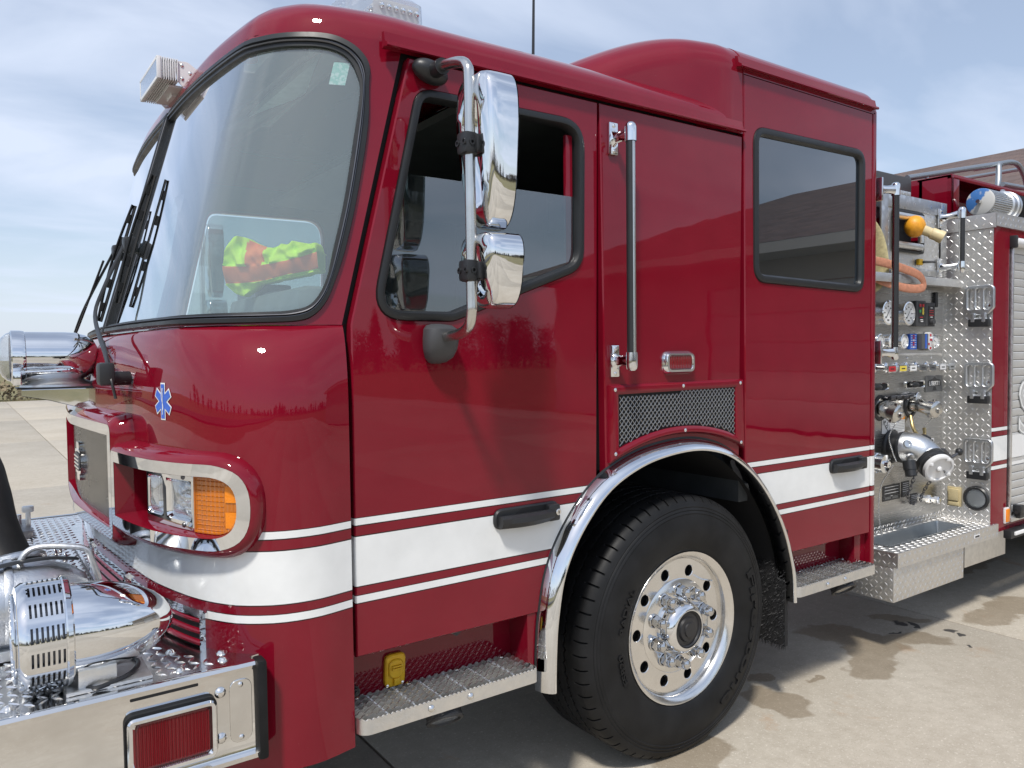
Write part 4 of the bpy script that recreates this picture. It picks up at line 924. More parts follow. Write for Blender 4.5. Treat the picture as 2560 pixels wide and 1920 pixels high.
# slotted drum: cells left open, each with a wall
def ringpt(a, x, r): return Vector((x, SY+r*cos(a), SZ+r*sin(a)))
x0, x1 = -2.196, -2.122; L_ = x1-x0
for i in range(nseg):
    a0, a1 = 2*pi*i/nseg, 2*pi*(i+1)/nseg; slot_col = i % 7 != 6
    for r_ in range(rows):
        xa = x0+L_*r_/rows; xb2 = x0+L_*(r_+1)/rows; e = L_/rows*.26; da = (a1-a0)*.10
        if i % 4 == 3:
            g.add([ringpt(a0, xa, .130), ringpt(a1, xa, .130), ringpt(a1, xb2, .130), ringpt(a0, xb2, .130)], [(0, 1, 2, 3)])
        else:
            o4 = [ringpt(a0, xa, .130), ringpt(a1, xa, .130), ringpt(a1, xb2, .130), ringpt(a0, xb2, .130)]
            b0 = a0+(da*3 if i % 4 == 0 else 0); b1 = a1-(da*3 if i % 4 == 2 else 0)
            i4 = [ringpt(b0, xa+e, .130), ringpt(b1, xa+e, .130), ringpt(b1, xb2-e, .130), ringpt(b0, xb2-e, .130)]
            d4 = [ringpt(b0, xa+e, .124), ringpt(b1, xa+e, .124), ringpt(b1, xb2-e, .124), ringpt(b0, xb2-e, .124)]
            g.add(o4+i4+d4, [(0, 4, 7, 3), (1, 2, 6, 5), (0, 1, 5, 4), (3, 7, 6, 2), (4, 8, 11, 7), (5, 6, 10, 9), (4, 5, 9, 8), (7, 11, 10, 6)] if False else [(0, 4, 7, 3), (1, 2, 6, 5), (0, 1, 5, 4), (3, 7, 6, 2), (4, 8, 11, 7), (5, 6, 10, 9)])
g.lathe(prof2, (-2.122, SY, SZ), (1, 0, 0), 56); siren = g.build('siren', 'chrome', T, 'chrome siren with slotted drum and pointed tail on the bumper deck')
g = G(); g.lathe([(.0, 0), (.118, 0), (.118, .075), (.0, .075)], (-2.198, SY, SZ), (1, 0, 0), 40); g.build('rotor', 'dark_steel', siren)
g = G(); g.lathe([(.112, 0), (.113, .02), (.112, .055), (.108, .09), (.100, .13), (.088, .165), (.070, .200), (.052, .222), (.030, .238), (.012, .245), (0, .246)], (-2.112, SY, SZ), (1, 0, -.06), 48)
g.build('motor_cone', 'chrome', siren)
g = G(); g.box((-2.055, SY-.045, .828), (.085, .07, .05), bev=.004); g.box((-2.03, SY-.02, .804), (.19, .15, .008), bev=.002); g.box((-2.05, SY, .85), (.09, .07, .03)); g.build('siren_foot', 'aluminium', siren)
g = G(); g.tube(cat([(-2.08, SY-.08, .805), (-2.05, SY-.095, .808), (-1.98, SY-.06, .812), (-1.95, SY+.02, .810), (-1.98, SY+.08, .806)], 8), .006, 8); g.build('siren_cable', 'black_plastic', siren)
g = G()
for k in range(5): rr_ = .025+.02*k; g.tube([Vector((-2.224, SY+rr_*cos(a*pi/20), SZ+rr_*sin(a*pi/20))) for a in range(41)], .003, 6, caps=False)
g.build('siren_grille', 'chrome', siren)
# ---- lamp on its shelf at the cab centre
LYc, LZc = 1.22, 1.612
g = G(); g.lathe([(.0, .285), (.03, .282), (.060, .266), (.080, .238), (.089, .205), (.091, .17), (.091, .045), (.094, .043), (.096, .030), (.096, .004), (.090, .0)], (-2.160, LYc, LZc), (1, 0, 0), 40); lamp = g.build('warning_lamp', 'chrome', T, 'chrome bullet shaped lamp on a shelf at the cab front')
g = G(); g.lathe([(.089, .0), (.085, -.012), (.070, -.028), (.045, -.038), (.02, -.043), (0, -.044)], (-2.158, LYc, LZc), (1, 0, 0), 36); g.build('lamp_glass', 'clear_lens', lamp)
g = G(); g.box((-2.145, LYc-.09, LZc-.075), (.026, .02, .05), bev=.003); g.tube(cat([(-2.12, LYc-.09, LZc-.055), (-2.05, LYc-.094, LZc-.052), (-1.98, LYc-.09, LZc-.05), (-1.95, LYc-.06, LZc-.06)], 6), .007, 8); g.build('lamp_clamp', 'chrome', lamp)
g = G(); g.lathe([(.12, 0), (.118, .010), (.085, .025), (.058, .045), (.045, .070)], (0, 0, 0), (0, 0, 1), 28); g.v = [(x*1.05-2.01, y*.62+LYc, z+1.500) for x, y, z in g.v]; g.build('lamp_pedestal', 'cast', lamp)
g = G(); sh = V2([(-2.135, 1.497), (-2.135, 1.474), (-2.05, 1.456), (-1.885, 1.402), (-1.885, 1.497)]); g.prism(sh, [], ((0, 1.10, 0), (1, 0, 0), (0, 0, 1), (0, -1, 0)), .24, ch=.002); g.build('lamp_shelf', 'chrome', T)
g = G(); g.box((-2.02, LYc, 1.4995), (.25, .15, .006), bev=.002); g.build('shelf_pad', 'gasket', lamp)
# ---- wipers
def wiper(arm, arm2, blade, name='wiper'):
    g = G(); g.tube(cat(arm, 6), [(.009, .005)]*((len(arm)-1)*6+1), 8); g.tube(cat(arm2, 6), .0045, 6)
    p = Vector(arm[0]); g.box(p+Vector((-.02, -.01, .015)), (.045, .07, .07), bev=.012); g.cyl(p+Vector((.05, .02, 0)), p+Vector((-.03, 0, 0)), .022, 14)
    e = Vector(arm[-1]); g.box(e+Vector((.02, 0, 0)), (.05, .05, .06), bev=.012); w = g.build(name, 'black_plastic', T)
    a, b = [Vector(q) for q in blade]; g = G(); d = (b-a); n = Vector((-1, 0, .3)).normalized()
    g.tube([a+d*i/10+n*(.010+.012*sin(pi*i/10)) for i in range(11)], [(.006, .004)]*11, 8); g.tube([a+d*i/10 for i in range(11)], [(.004, .007)]*11, 6); 
    for f in (.12, .32, .68, .88): g.box(a+d*f+n*.010, (.011, .012, .035), rot=d.to_track_quat('Z', 'Y').to_matrix())
    g.build('wiper_blade', 'rubber', w); return w
p0 = nose(t_of(PL, y=.575)*LL, 1.535, .06)
wiper([p0, (-1.925, .70, 1.62), (-1.905, 1.06, 1.755), (-1.87, 1.09, 1.86), (-1.80, 1.08, 2.02)], [p0+Vector((.0, -.05, -.06)), p0+Vector((-.01, -.02, .02)), (-1.915, .80, 1.66)], (ws0(t_of(PU, y=1.02), 1.80)+Vector((-.016, 0, 0)), ws0(t_of(PU, y=1.03), 2.275)+Vector((-.016, 0, 0))))
wiper([(-1.95, 1.86, 1.52), (-1.93, 1.72, 1.62), (-1.915, 1.62, 1.70), (-1.88, 1.52, 1.82), (-1.80, 1.33, 2.02)], [(-1.945, 1.83, 1.52), (-1.925, 1.66, 1.66), (-1.905, 1.57, 1.73), (-1.83, 1.37, 1.99)], (ws0(0, 1.745)+Vector((-.022, .06, 0)), ws0(0, 2.20)+Vector((-.022, .05, 0))))
# ---- floodlight on the brow
g = G(); fx0, fx1, fy0, fy1, fz0, fz1 = -1.672, -1.600, 1.06, 1.385, 2.645, 2.727
g.box(((fx0+fx1)/2, (fy0+fy1)/2, (fz0+fz1)/2), (fx1-fx0-.016, fy1-fy0-.012, fz1-fz0-.016), bev=.003)
for k in range(8):
    x = fx0+.014+k*.0080; g.box((x, fy0+.004, (fz0+fz1)/2), (.0035, .012, fz1-fz0), bev=.001); g.box((x, (fy0+fy1)/2, fz0+.005), (.0035, fy1-fy0, .012)); g.box((x, (fy0+fy1)/2, fz1-.005), (.0035, fy1-fy0, .012))
for z in (fz0+.005, fz1-.005): g.box((fx0+.004, (fy0+fy1)/2, z), (.014, fy1-fy0+.006, .012), bev=.002)
for y in (fy0, fy1): g.box((fx0+.004, y, (fz0+fz1)/2), (.014, .012, fz1-fz0), bev=.002)
fl = g.build('floodlight', 'white_alu', T, 'white finned floodlight above the windshield')
g = G(); g.box((fx0, (fy0+fy1)/2, (fz0+fz1)/2), (.004, fy1-fy0-.02, fz1-fz0-.02)); g.build('floodlight_glass', 'clear_lens', fl)
for y in (fy0+.006, fy1-.006):
    g = G(); g.prism(fillet([(-1.612, 2.722, .012), (-1.60, 2.648, .01), (-1.565, 2.615, .02), (-1.53, 2.60), (-1.44, 2.665), (-1.50, 2.685, .05), (-1.565, 2.727, .03)], 6), [], side(y), .005); g.build('floodlight_bracket', 'white_alu', fl)
    for x, z in ((-1.585, 2.71), (-1.585, 2.66), (-1.555, 2.685)): put(sm_me, 'screw', fl, (x, y, z), (0, -1, 0))
g = G(); g.box((-1.60, 1.22, 2.638), (.05, .24, .008)); g.box((-1.585, 1.22, 2.628), (.03, .08, .012)); g.build('floodlight_base', 'white_alu', fl)
# ---- light bar on the roof
lbx0, lbx1, lby0, lby1, lbz = -1.16, -.86, .46, 1.98, 2.735
g = G(); g.box(((lbx0+lbx1)/2, 1.22, lbz+.02), (.28, 1.56, .03), bev=.008); lb = g.build('light_bar', 'aluminium', T, 'clear light bar with LED modules on the cab roof')
g = G(); L = rr(lbx0, lbx1, lby0, lby1, .06)
g.rings([[Vector((p.x, p.y, z)) for p in offset2(L, d)] for d, z in ((0, lbz+.035), (0, lbz+.10), (.002, lbz+.15), (.02, lbz+.165))]); e = offset2(L, .02); g.add([Vector((p.x, p.y, lbz+.165)) for p in e], [tuple(range(len(e)))])
g.build('light_bar_cover', 'clear_lens', lb)
g = G()
for k, y in enumerate((.60, .84, 1.10, 1.34, 1.6, 1.84)):
    for z in (lbz+.065, lbz+.115):
        g.box((-1.05, y, z), (.012, .20, .042), bev=.004)
        for j in range(7): g.ell((-1.058, y-.084+.028*j, z), (.012, .010, .012), 8, 6, 1)
g.box((-.98, .475, lbz+.09), (.18, .006, .10)); 
for j in range(6):
    for z in (lbz+.065, lbz+.115): g.ell((-1.04+.028*j, .468, z), (.010, .010, .012), 8, 6, 1)
g.build('led_module', ['white_alu', 'chrome'], lb)
g = G(); g.lathe([(.035, 0), (.035, .012), (.030, .026), (.018, .036), (0, .040)], (0, 0, 0), (0, 0, 1), 20); am_me = g.data('clearance_light', ['amber_lens'])
for x, y in ((-1.25, .46), (-1.40, .85), (-1.43, 1.22), (-1.40, 1.59)): inst(am_me, 'clearance_light', T, Matrix.Translation((x, y, 2.683 if y < .6 else 2.70)))
g = G(); g.cyl((-.255, .62, 2.66), (-.255, .62, 2.76), .022, 12); g.tube([(-.255, .62, 2.74), (-.235, .615, 3.75)], [.007, .003], 8); g.build('antenna', 'black_plastic', T)
# ---- mirror on its C-shaped arm
g = G(); g.tube(cat([(-1.120, -.03, 2.452), (-1.125, -.11, 2.445), (-1.130, -.20, 2.425), (-1.133, -.240, 2.40), (-1.134, -.250, 2.35), (-1.134, -.250, 2.1), (-1.134, -.250, 1.78), (-1.134, -.248, 1.72), (-1.130, -.225, 1.682), (-1.122, -.16, 1.662), (-1.115, -.05, 1.655)], 8), .0155, 16); arm = g.build('mirror_arm', 'stainless_tube', T, 'stainless C-shaped mirror arm on the driver door')
g = G(); g.ell((-1.125, -.020, 2.452), (.060, .035, .034), 20, 10, 0, Matrix.Rotation(.25, 3, 'Y')); g.cyl((-1.12, -.03, 2.452), (-1.125, -.095, 2.447), .024, 16); g.build('mirror_mount', 'black_plastic', arm)
g = G(); R = []
for z, w, d in ((1.575, .012, .012), (1.580, .030, .030), (1.595, .046, .048), (1.62, .054, .062), (1.65, .056, .070), (1.68, .052, .066), (1.692, .040, .050), (1.697, .015, .02)): R.append([Vector((-1.112+w*math.copysign(abs(cos(a))**.8, cos(a)), -d/2*1.2+.004-d*.6*math.copysign(abs(sin(a))**.8, sin(a)), z)) for a in [2*pi*k/24 for k in range(24)]])
g.rings(R, cap0=True, cap1=True); g.build('mirror_mount', 'grey_plastic', arm)
def mirror_head(z0, z1, x0, x1, y0, y1, parent, tb):
    cx_, cy_ = (x0+x1)/2, (y0+y1)/2; g = G(); R = []
    # shell bulging forwards (-x) from a flat rim at x1, seen from the front corner
    N = 48; dx = x1-x0
    for k, f in enumerate((0, .03, .12, .3, .5, .68, .82, .92, .98, 1.0)):
        r = (1-(f**tb))**(1/tb) if f < 1 else 0.0; r = .70+.30*r if f < .9 else (.70+.30*(1-(f**tb))**(1/tb))*(1 if f < .98 else .95)
        hw, hz = (y1-y0)/2*r, (z1-z0)/2*(r*.35+.65); x = x1-dx*f
        if f == 1.0: hw *= .80; hz *= .88
        R.append([Vector((x, cy_+hw*math.copysign(abs(cos(a))**.42, cos(a)), (z0+z1)/2+hz*math.copysign(abs(sin(a))**.42, sin(a)))) for a in [2*pi*(j+.5)/N for j in range(N)]])
    # oval hollow for the arm in the front face
    c = Vector((x0, cy_, (z0+z1)/2)); ov = [Vector((x0+.002, cy_+(y1-y0)*.30*cos(a), (z0+z1)/2+(z1-z0)*.36*math.copysign(abs(sin(a))**.9, sin(a)))) for a in [2*pi*(j+.5)/N for j in range(N)]]
    R.append([p.lerp(q, .6) for p, q in zip(R[-1], ov)]); R.append(ov); R.append([p+Vector((.020, (cy_-p.y)*.15, ((z0+z1)/2-p.z)*.08)) for p in ov]); R.append([p.lerp(c, .8)+Vector((.024, 0, 0)) for p in ov])
    zb, hz2 = z0+.80*(z1-z0), (z1-z0)/2
    for r in R:
        for p in r:
            k = .013*((p.z-zb)/hz2)**2; p.y += k*max(-1, min(1, (cy_-p.y)/((y1-y0)*.5)*1.4)); p.x += k*max(0, (x1-p.x)/dx)
    g.rings(R, cap1=True); h = g.build('mirror_head', 'chrome', parent, ang=70)
    g = G(); g.add([p+Vector((.003, 0, 0)) for p in R[0]], [tuple(range(N))]); g.build('mirror_glass', 'polished', h); return h
mirror_head(1.955, 2.382, -1.128, -1.035, -.345, -.150, arm, 4.5); mirror_head(1.732, 1.942, -1.126, -1.022, -.345, -.158, arm, 3.4)
for z in (2.185, 1.835):
    g = G(); g.box((-1.142, -.250, z), (.042, .050, .060), bev=.010); g.box((-1.118, -.250, z), (.03, .07, .05), bev=.010)
    for y in (-.268, -.235): g.lathe([(.009, 0), (.009, .004), (.005, .004), (.005, .001), (0, .001)], (-1.162, y, z), (-1, 0, 0), 12)
    for y in (-.268,): g.lathe([(.009, 0), (.009, .004), (.005, .004), (.005, .001), (0, .001)], (-1.142, -.274, z), (0, -1, 0), 12)
    g.build('mirror_clamp', 'black_plastic', arm)
# far-side mirror, seen through the windows
g = G(); g.tube(cat([(-1.12, 2.47, 2.45), (-1.13, 2.64, 2.42), (-1.134, 2.69, 2.35), (-1.134, 2.69, 1.75), (-1.13, 2.65, 1.68), (-1.115, 2.49, 1.655)], 8), .0155, 12); arm2 = g.build('mirror_arm', 'stainless_tube', T)
mirror_head(1.955, 2.382, -1.128, -1.035, 2.59, 2.785, arm2, 4.5); mirror_head(1.732, 1.942, -1.126, -1.022, 2.598, 2.785, arm2, 3.4)
# ---- vent with woven wire over the wheel arch
def archz(x): return min((abs(p.x-x), p.y) for p in AR)[1]
def vent_loop(x0, x1, zt, lift):
    xs_ = [x0+(x1-x0)*i/20 for i in range(21)]; return V2([(x0, zt)]) + V2([(x, 1.20+lift-.0 + .092*(1-((x-.0)/.40)**2) ) for x in xs_])+V2([(x1, zt)])
VO = V2([(-.395, 1.483), (-.397, 1.205)])+V2([(x, 1.205+.080*(1-((x+.02)/.377)**2)) for x in [-.37+.72*i/20 for i in range(1, 20)]])+V2([(.352, 1.196), (.345, 1.485)])
VI = V2([(-.357, 1.450), (-.357, 1.252)])+V2([(x, 1.252+.062*(1-((x+.02)/.335)**2)) for x in [-.34+.63*i/20 for i in range(1, 20)]])+V2([(.300, 1.254), (.297, 1.455)])
g = G(); g.rings([[Vector((p.x, y, p.y)) for p in L] for L, y in ((offset2(VO, -.003), .0), (VO, -.010), (offset2(VO, .006), -.018), (offset2(VO, .014), -.019), (offset2(VI, -.008), -.017), (VI, -.012), (VI, -.003))]); vent = g.build('vent_frame', 'red_plain', T, 'red framed vent with woven wire above the wheel')
g = G(); g.prism(offset2(VI, -.004), [], side(-.002), .002); g.build('vent_backing', 'gap_black', vent)
def inside(L, x, y):
    r = False
    for i in range(len(L)):
        a, b = L[i-1], L[i]
        if (a.y > y) != (b.y > y) and x < (b.x-a.x)*(y-a.y)/(b.y-a.y)+a.x: r = not r
    return r
g = G(); px_, pz_ = .0215, .0225
for s in (1, -1):
    for k in range(-40, 60):
        seg = []
        for j in range(0, 64):
            x = -.36+j*px_/2; z = 1.25+s*(j*pz_/2)+k*pz_-(0 if s > 0 else 0)
            if inside(VI, x, z): seg.append(Vector((x, -.0085+.0012*(1 if j % 2 else -1)*s, z)))
            else:
                if len(seg) > 1: g.tube(seg, .0016, 6, caps=False)
                seg = []
        if len(seg) > 1: g.tube(seg, .0016, 6, caps=False)
o = g.build('vent_mesh', 'mesh_grey', vent, weld=False); o['kind'] = 'stuff'
for x, z in ((-.378, 1.468), (-.02, 1.471), (.322, 1.472), (-.378, 1.235), (-.01, 1.298), (.327, 1.225)): put(sm_me, 'screw', vent, (x, -.018, z), (0, -1, 0))
# ---- marker lamp, handrails, handles
g = G(); MO = rr(-.118, .048, 1.518, 1.604, .030); MI = rr(-.098, .030, 1.537, 1.588, .014)
g.rings([[Vector((p.x, y, p.y)) for p in L] for L, y in ((offset2(MO, -.003), 0), (MO, -.010), (offset2(MO, .008), -.022), (offset2(MI, -.003), -.022), (MI, -.016))]); mk = g.build('side_marker_light', 'chrome', T, 'small red side marker light in a chrome surround')
g = G(); g.prism(MI, [], side(-.018), .012, ch=.002); g.build('lens', 'red_lens', mk)
def handrail(base0, base1, b0, b1, nrm, parent_label, flat):
    b0, b1, base0, base1, nrm = [Vector(v) for v in (b0, b1, base0, base1, nrm)]; ax = (b1-b0).normalized(); s = nrm.cross(ax).normalized()
    g = G(); g.tube([b0, b1], .0165, 20); rail = g.build('handrail', 'stainless_tube', T, parent_label)
    g = G(); vd = Vector(flat); R_ = [];
    for q in (b0+ax*.02, b1-ax*.02): R_.append([q+(vd*cos(a)+ax.cross(vd)*sin(a))*.0182 for a in [radians(d) for d in range(-44, 45, 8)]])
    g.rings(R_, close=False); g.rings([[p*1.0 for p in R_[0]], [p+vd*.0004 for p in R_[0]]], close=False); g.build('rubber_grip', 'black_plastic', rail)
    for base, b in ((base0, b0), (base1, b1)):
        g = G(); rot = Matrix((s, ax, nrm)).transposed(); g.box(base+nrm*.006, (.042, .115, .012), bev=.004, rot=rot)
        d = (b-base); g.tube([base+nrm*.008, base+d*.25, base+d*.5, base+d*.85], [(.017, .034), (.012, .020), (.013, .019), (.016, .024)], 12, flat=s)
        sgn = 1 if (b-(b0+b1)/2).dot(ax) > 0 else -1
        g.lathe([(.0205, -.028), (.0210, .0), (.0210, .020), (.019, .030), (.012, .037), (0, .039)], b, ax*sgn, 20); g.build('handrail_bracket', 'chrome', rail)
        for k in (-.045, .045): put(sm_me, 'screw', rail, base+ax*k+nrm*.012, nrm)
handrail((-.372, 0, 1.572), (-.372, 0, 2.368), (-.360, -.085, 1.575), (-.360, -.085, 2.372), (0, -1, 0), 'long vertical handrail with black grip beside the crew door', Vector((-.97, -.40, 0)).normalized())
handrail((1.412, .012, 1.588), (1.412, .012, 2.392), (1.565, .006, 1.585), (1.565, .006, 2.405), (1, 0, 0), 'vertical handrail at the rear corner of the cab', Vector((-.56, -.83, 0)).normalized())
def door_handle(x0, x1, zc, slope, parent, lock):
    g = G(); L = fillet([(x0, zc-.030, .028), (x1-.03, zc-.045+slope, .02), (x1, zc-.035+slope, .02), (x1, zc+.036+slope, .02), (x1-.05, zc+.040+slope, .02), (x0+.02, zc+.024, .028)], 6)
    L = fillet([(x0, zc-.034, .03), (x1, zc-.034, .026), (x1, zc+.034, .024), (x0, zc+.034, .036)], 6)
    g.prism(L, [], side(-.012), .014, ch=.005)
    n = 20; top = [(x0+.012+(x1-x0-.05)*i/n) for i in range(n+1)]
    g.rings([[Vector((x, y0, z0)) for y0, z0 in ((-.012, zc-.026), (-.030-.018*sin(pi*min(1, (k/n)*1.05+.02)), zc-.027), (-.042-.018*sin(pi*min(1, k/n)), zc-.010), (-.042-.016*sin(pi*min(1, k/n)), zc+.006), (-.030-.012*sin(pi*min(1, k/n)), zc+.014), (-.012, zc+.010))] for k, x in enumerate(top)], cap0=True, cap1=True)
    g.prism(fillet([(x0+.07, zc+.008, .01), (x1-.055, zc+.008, .006), (x1-.055, zc+.028, .006), (x0+.11, zc+.028, .02)], 5), [], side(-.0125), .001, 1)
    g.box((x1-.035, -.022, zc), (.05, .03, .058), bev=.010)
    h = g.build('door_handle', ['black_plastic', 'gap_black'], parent)
    if lock:
        g = G(); g.lathe([(.011, 0), (.011, .003), (.009, .0045), (0, .0045)], (x1-.022, -.037, zc+.002), (0, -1, 0), 16); g.box((x1-.022, -.042, zc+.002), (.002, .002, .010), m=1); g.build('lock_cylinder', ['polished', 'gap_black'], h)
door_handle(-.905, -.640, 1.062, 0, door, True); door_handle(.985, 1.262, 1.058, 0, cdoor, False)
# ---- steps of serrated grating
def step(x0, x1, z, lamp_x):
    y0, y1, h = -.055, .105, .048; g = G(); r = .035
    def band(L, zz):  # serrated upright strip
        n = len(L); g.rings([[p+Vector((0, 0, -h)) for p in L], [p+Vector((0, 0, (0 if i % 2 else -.006))) for i, p in enumerate(L)]], close=False)
    def line(x_a, y_a, x_b, y_b): n = max(2, int(hypot(x_b-x_a, y_b-y_a)/.0075)); return [Vector((x_a+(x_b-x_a)*i/n, y_a+(y_b-y_a)*i/n, z)) for i in range(n+1)]
    L = line(x0, y1, x0, y0+r); L += [Vector((x0+r-r*cos(a), y0+r-r*sin(a), z)) for a in [pi/2*k/6 for k in range(1, 6)]]; L += line(x0+r, y0, x1-r*.5, y0); L += [Vector((x1-r*.5+r*.5*sin(a), y0+r*.5-r*.5*cos(a), z)) for a in [pi/2*k/5 for k in range(1, 5)]]; L += line(x1, y0+r*.5, x1, y1)
    inn_ = [p+Vector((0, .004, 0)) for p in L]
    for Q in (L, inn_): band(Q, z)
    g.rings([[p+Vector((0, 0, -.003 if i % 2 else -.006)) for i, p in enumerate(L)], [p+Vector((0, 0, -.003 if i % 2 else -.006)) for i, p in enumerate(inn_)]], close=False)
    sp = g.build('step', 'aluminium', T, 'serrated aluminium grating step below the door', weld=False)
    for k in range(6):
        y = y0+.025+.0265*k; g = G(); n = int((x1-x0-.01)/.0065); P = [Vector((x0+.005+(x1-x0-.01)*i/n, y, z)) for i in range(n+1)]
        for dy in (-.0022, .0022): g.rings([[p+Vector((0, dy, -.034)) for p in P], [p+Vector((0, dy, -.001+(.0045 if (i//2) % 2 else -.0015))) for i, p in enumerate(P)]], close=False)
        g.rings([[p+Vector((0, dy, -.001+(.0045 if (i//2) % 2 else -.0015))) for i, p in enumerate(P)] for dy in (-.0022, .0022)], close=False)
        g.build('grating_bar', 'aluminium', sp, weld=False)
    m_ = int((x1-x0)/.10)
    for k in range(1, m_+1):
        g = G(); g.box((x0+(x1-x0)*k/(m_+1), (y0+y1)/2, z-.018), (.005, y1-y0-.012, .022)); g.build('cross_bar', 'aluminium', sp)
    for x in (x0+(x1-x0)*.36, x0+(x1-x0)*.58): put(bolt_me, 'bolt', sp, (x, y0-.001, z-.026), (0, -1, 0)).scale = (.75, .75, .75)
    for k in range(4): put(bolt_me, 'bolt', sp, (x0+.05+k*(x1-x0-.1)/3, y1-.012, z+.002), (0, 0, 1)).scale = (.7, .7, .7)
    g = G(); g.box(((x0+x1)/2, .045, z-.052), (x1-x0-.06, .09, .006)); g.build('step_pan', 'aluminium', sp)
    # round ground lamp slung under the step, tilted
    g = G(); ax = Vector((-.12, -.58, -.75)).normalized(); c = Vector((lamp_x, -.005, z-.098)); g.lathe([(.02, -.05), (.055, -.035), (.058, 0), (.062, .003), (.060, .008), (.050, .008), (.048, .003)], c, ax, 28); lp = g.build('ground_light', 'black_plastic', sp)
    g = G(); g.lathe([(.05, .003), (.03, .006), (0, .007)], c, ax, 24); g.build('lens', 'clear_lens', lp)
step(-1.404, -.766, .558, -1.10); step(.664, 1.300, .560, 1.10)
g = G(); L = fillet([(-1.255, .560, .02), (-1.185, .560, .02), (-1.180, .662, .02), (-1.250, .664, .02)], 5); g.prism(L, [], side(.094), .014, ch=.004); lid = rr(-1.243, -1.193, .588, .648, .024); g.prism(lid, [], side(.087), .008, ch=.003); g.box((-1.218, .090, .578), (.020, .012, .022), bev=.003); g.box((-1.218, .083, .62), (.034, .006, .004)); g.box((-1.218, .083, .628), (.034, .006, .004)); rc = g.build('shore_power_cover', 'yellow_plastic', T, 'yellow flap over the shore power socket behind the step')
for x, z in ((-1.246, .568), (-1.194, .568)): put(sm_me, 'screw', rc, (x, .094, z), (0, -1, 0)).scale = (.7, .7, .7)
g = G(); g.cyl((-1.375, .11, .60), (-1.375, .05, .60), .016, 16); g.cyl((-1.375, .05, .60), (-1.375, .04, .60), .012, 16); g.cyl((-1.375, .04, .60), (-1.375, .034, .60), .006, 12); g.build('air_fitting', 'black_plastic', T)
g = G(); g.prism(V2([(-1.04, .700), (-1.0, .676), (-.965, .700)]), [], side(.08), .03); g.build('door_striker', 'grey_plastic', T)
# ------------------------------------------------------------------ front wheel
WC = Vector((0, 0, .510)); rimc = (0, 0, .510)
tp = [(.300, .010), (.306, .002), (.318, -.006), (.345, -.013), (.380, -.018), (.415, -.017), (.445, -.010), (.452, -.0085), (.455, -.0105), (.462, -.008), (.465, -.0055), (.468, -.0075), (.474, -.005), (.477, -.002), (.481, -.0035), (.490, .001), (.500, .007), (.510, .016), (.519, .027), (.523, .040)]
def side_y(r):
    for (a, ya), (b, yb) in zip(tp, tp[1:]):
        if a <= r <= b: return ya+(yb-ya)*(r-a)/(b-a)
    return 0
g = G(); NPIT = 62; fr_ = (0, .03, .12, .15, .45, .72); R = []
grv = [(.112, .0055), (.166, .0050), (.222, .0050), (.278, .0055)]
for i in range(NPIT):
    for k, f in enumerate(fr_):
        a = 2*pi*(i+f)/NPIT; notch = k in (1, 2); tri = abs(((i*1.5+f*1.5) % 1.0)-.5)*4-1; row = []
        def P(r, y):
            z = WC.z+r*sin(a); q = Vector((r*cos(a), y, z)); q.z = max(q.z, .0005); return q
        for r, y in tp: row.append(P(r-(.011 if notch and r > .505 else 0), y+(.004 if notch and r > .505 else 0)))
        row.append(P(.5235-(.011 if notch else 0), .062)); row.append(P(.524, .066))
        for gy, gw in grv:
            zy = gy+.0075*tri; row += [P(.5245, zy-gw-.004), P(.5235, zy-gw), P(.511, zy-gw*.6), P(.511, zy+gw*.6), P(.5235, zy+gw), P(.5245, zy+gw+.004)]
        row += [P(.524, .335), P(.520, .352), P(.505, .368), P(.46, .382), P(.40, .388), P(.33, .375), P(.30, .35)]
        R.append(row)
g.rings(R, close=False, loop=True)
wheel_g = G(); PF = lambda L, y: wheel_g
g2 = G(); g2.lathe([(.290, .30), (.290, .05), (.284, .05), (.268, .046), (.268, .030), (.276, .014), (.286, .006), (.296, .0005), (.3015, -.001), (.304, .003), (.304, .02)], rimc, (0, 1, 0), 72)
circ = lambda r, n, c=(0, .51): [Vector((c[0]+r*cos(2*pi*k/n), c[1]+r*sin(2*pi*k/n))) for k in range(n)]
holes = [circ(.0222, 18, (.2205*cos(radians(71+36*k)), .51+.2205*sin(radians(71+36*k)))) for k in range(10)]
g2.prism(circ(.2685, 96), [circ(.10, 40)]+holes, side(.040), .016, ch=.002)
g2.lathe([(.188, .0395), (.184, .0365), (.108, .036), (.104, .05)], rimc, (0, 1, 0), 64)
wheel = g2.build('wheel', 'polished', T, 'polished aluminium front wheel with ten round hand holes', ang=40)
tyre = g.build('tyre', 'rubber', wheel, weld=False, ang=30)
g = G(); g.lathe([(0, .075), (.262, .075), (.262, .30), (0, .30)], rimc, (0, 1, 0), 40); g.build('brake_drum', 'well_black', wheel)
g = G(); g.lathe([(.0280, 0), (.0285, .003), (.0275, .009), (.0240, .011)], (0, 0, 0), (0, 0, 1), 20)
g.lathe([(.0240, .010), (.0240, .038), (.0200, .044)], (0, 0, 0), (0, 0, 1), 6); g.lathe([(.0212, .040), (.0205, .050), (.0170, .058), (.009, .063), (0, .0645)], (0, 0, 0), (0, 0, 1), 18)
lug = g.data('lug_nut', ['nut_chrome'], ang=28)
for k in range(10):
    a = radians(89+36*k); inst(lug, 'lug_nut', wheel, Matrix.Translation((.1429*cos(a), .037, .51+.1429*sin(a))) @ Matrix.Rotation(pi/2, 4, 'X') @ Matrix.Rotation(a*1.7, 4, 'Z'))
g = G(); g.lathe([(.112, .037), (.112, .030), (.109, .028), (.106, .018), (.103, .004), (.096, -.012), (.085, -.022), (.076, -.026), (.0735, -.026), (.0735, -.015)], rimc, (0, 1, 0), 56); g.build('hub_cap', 'chrome', wheel)
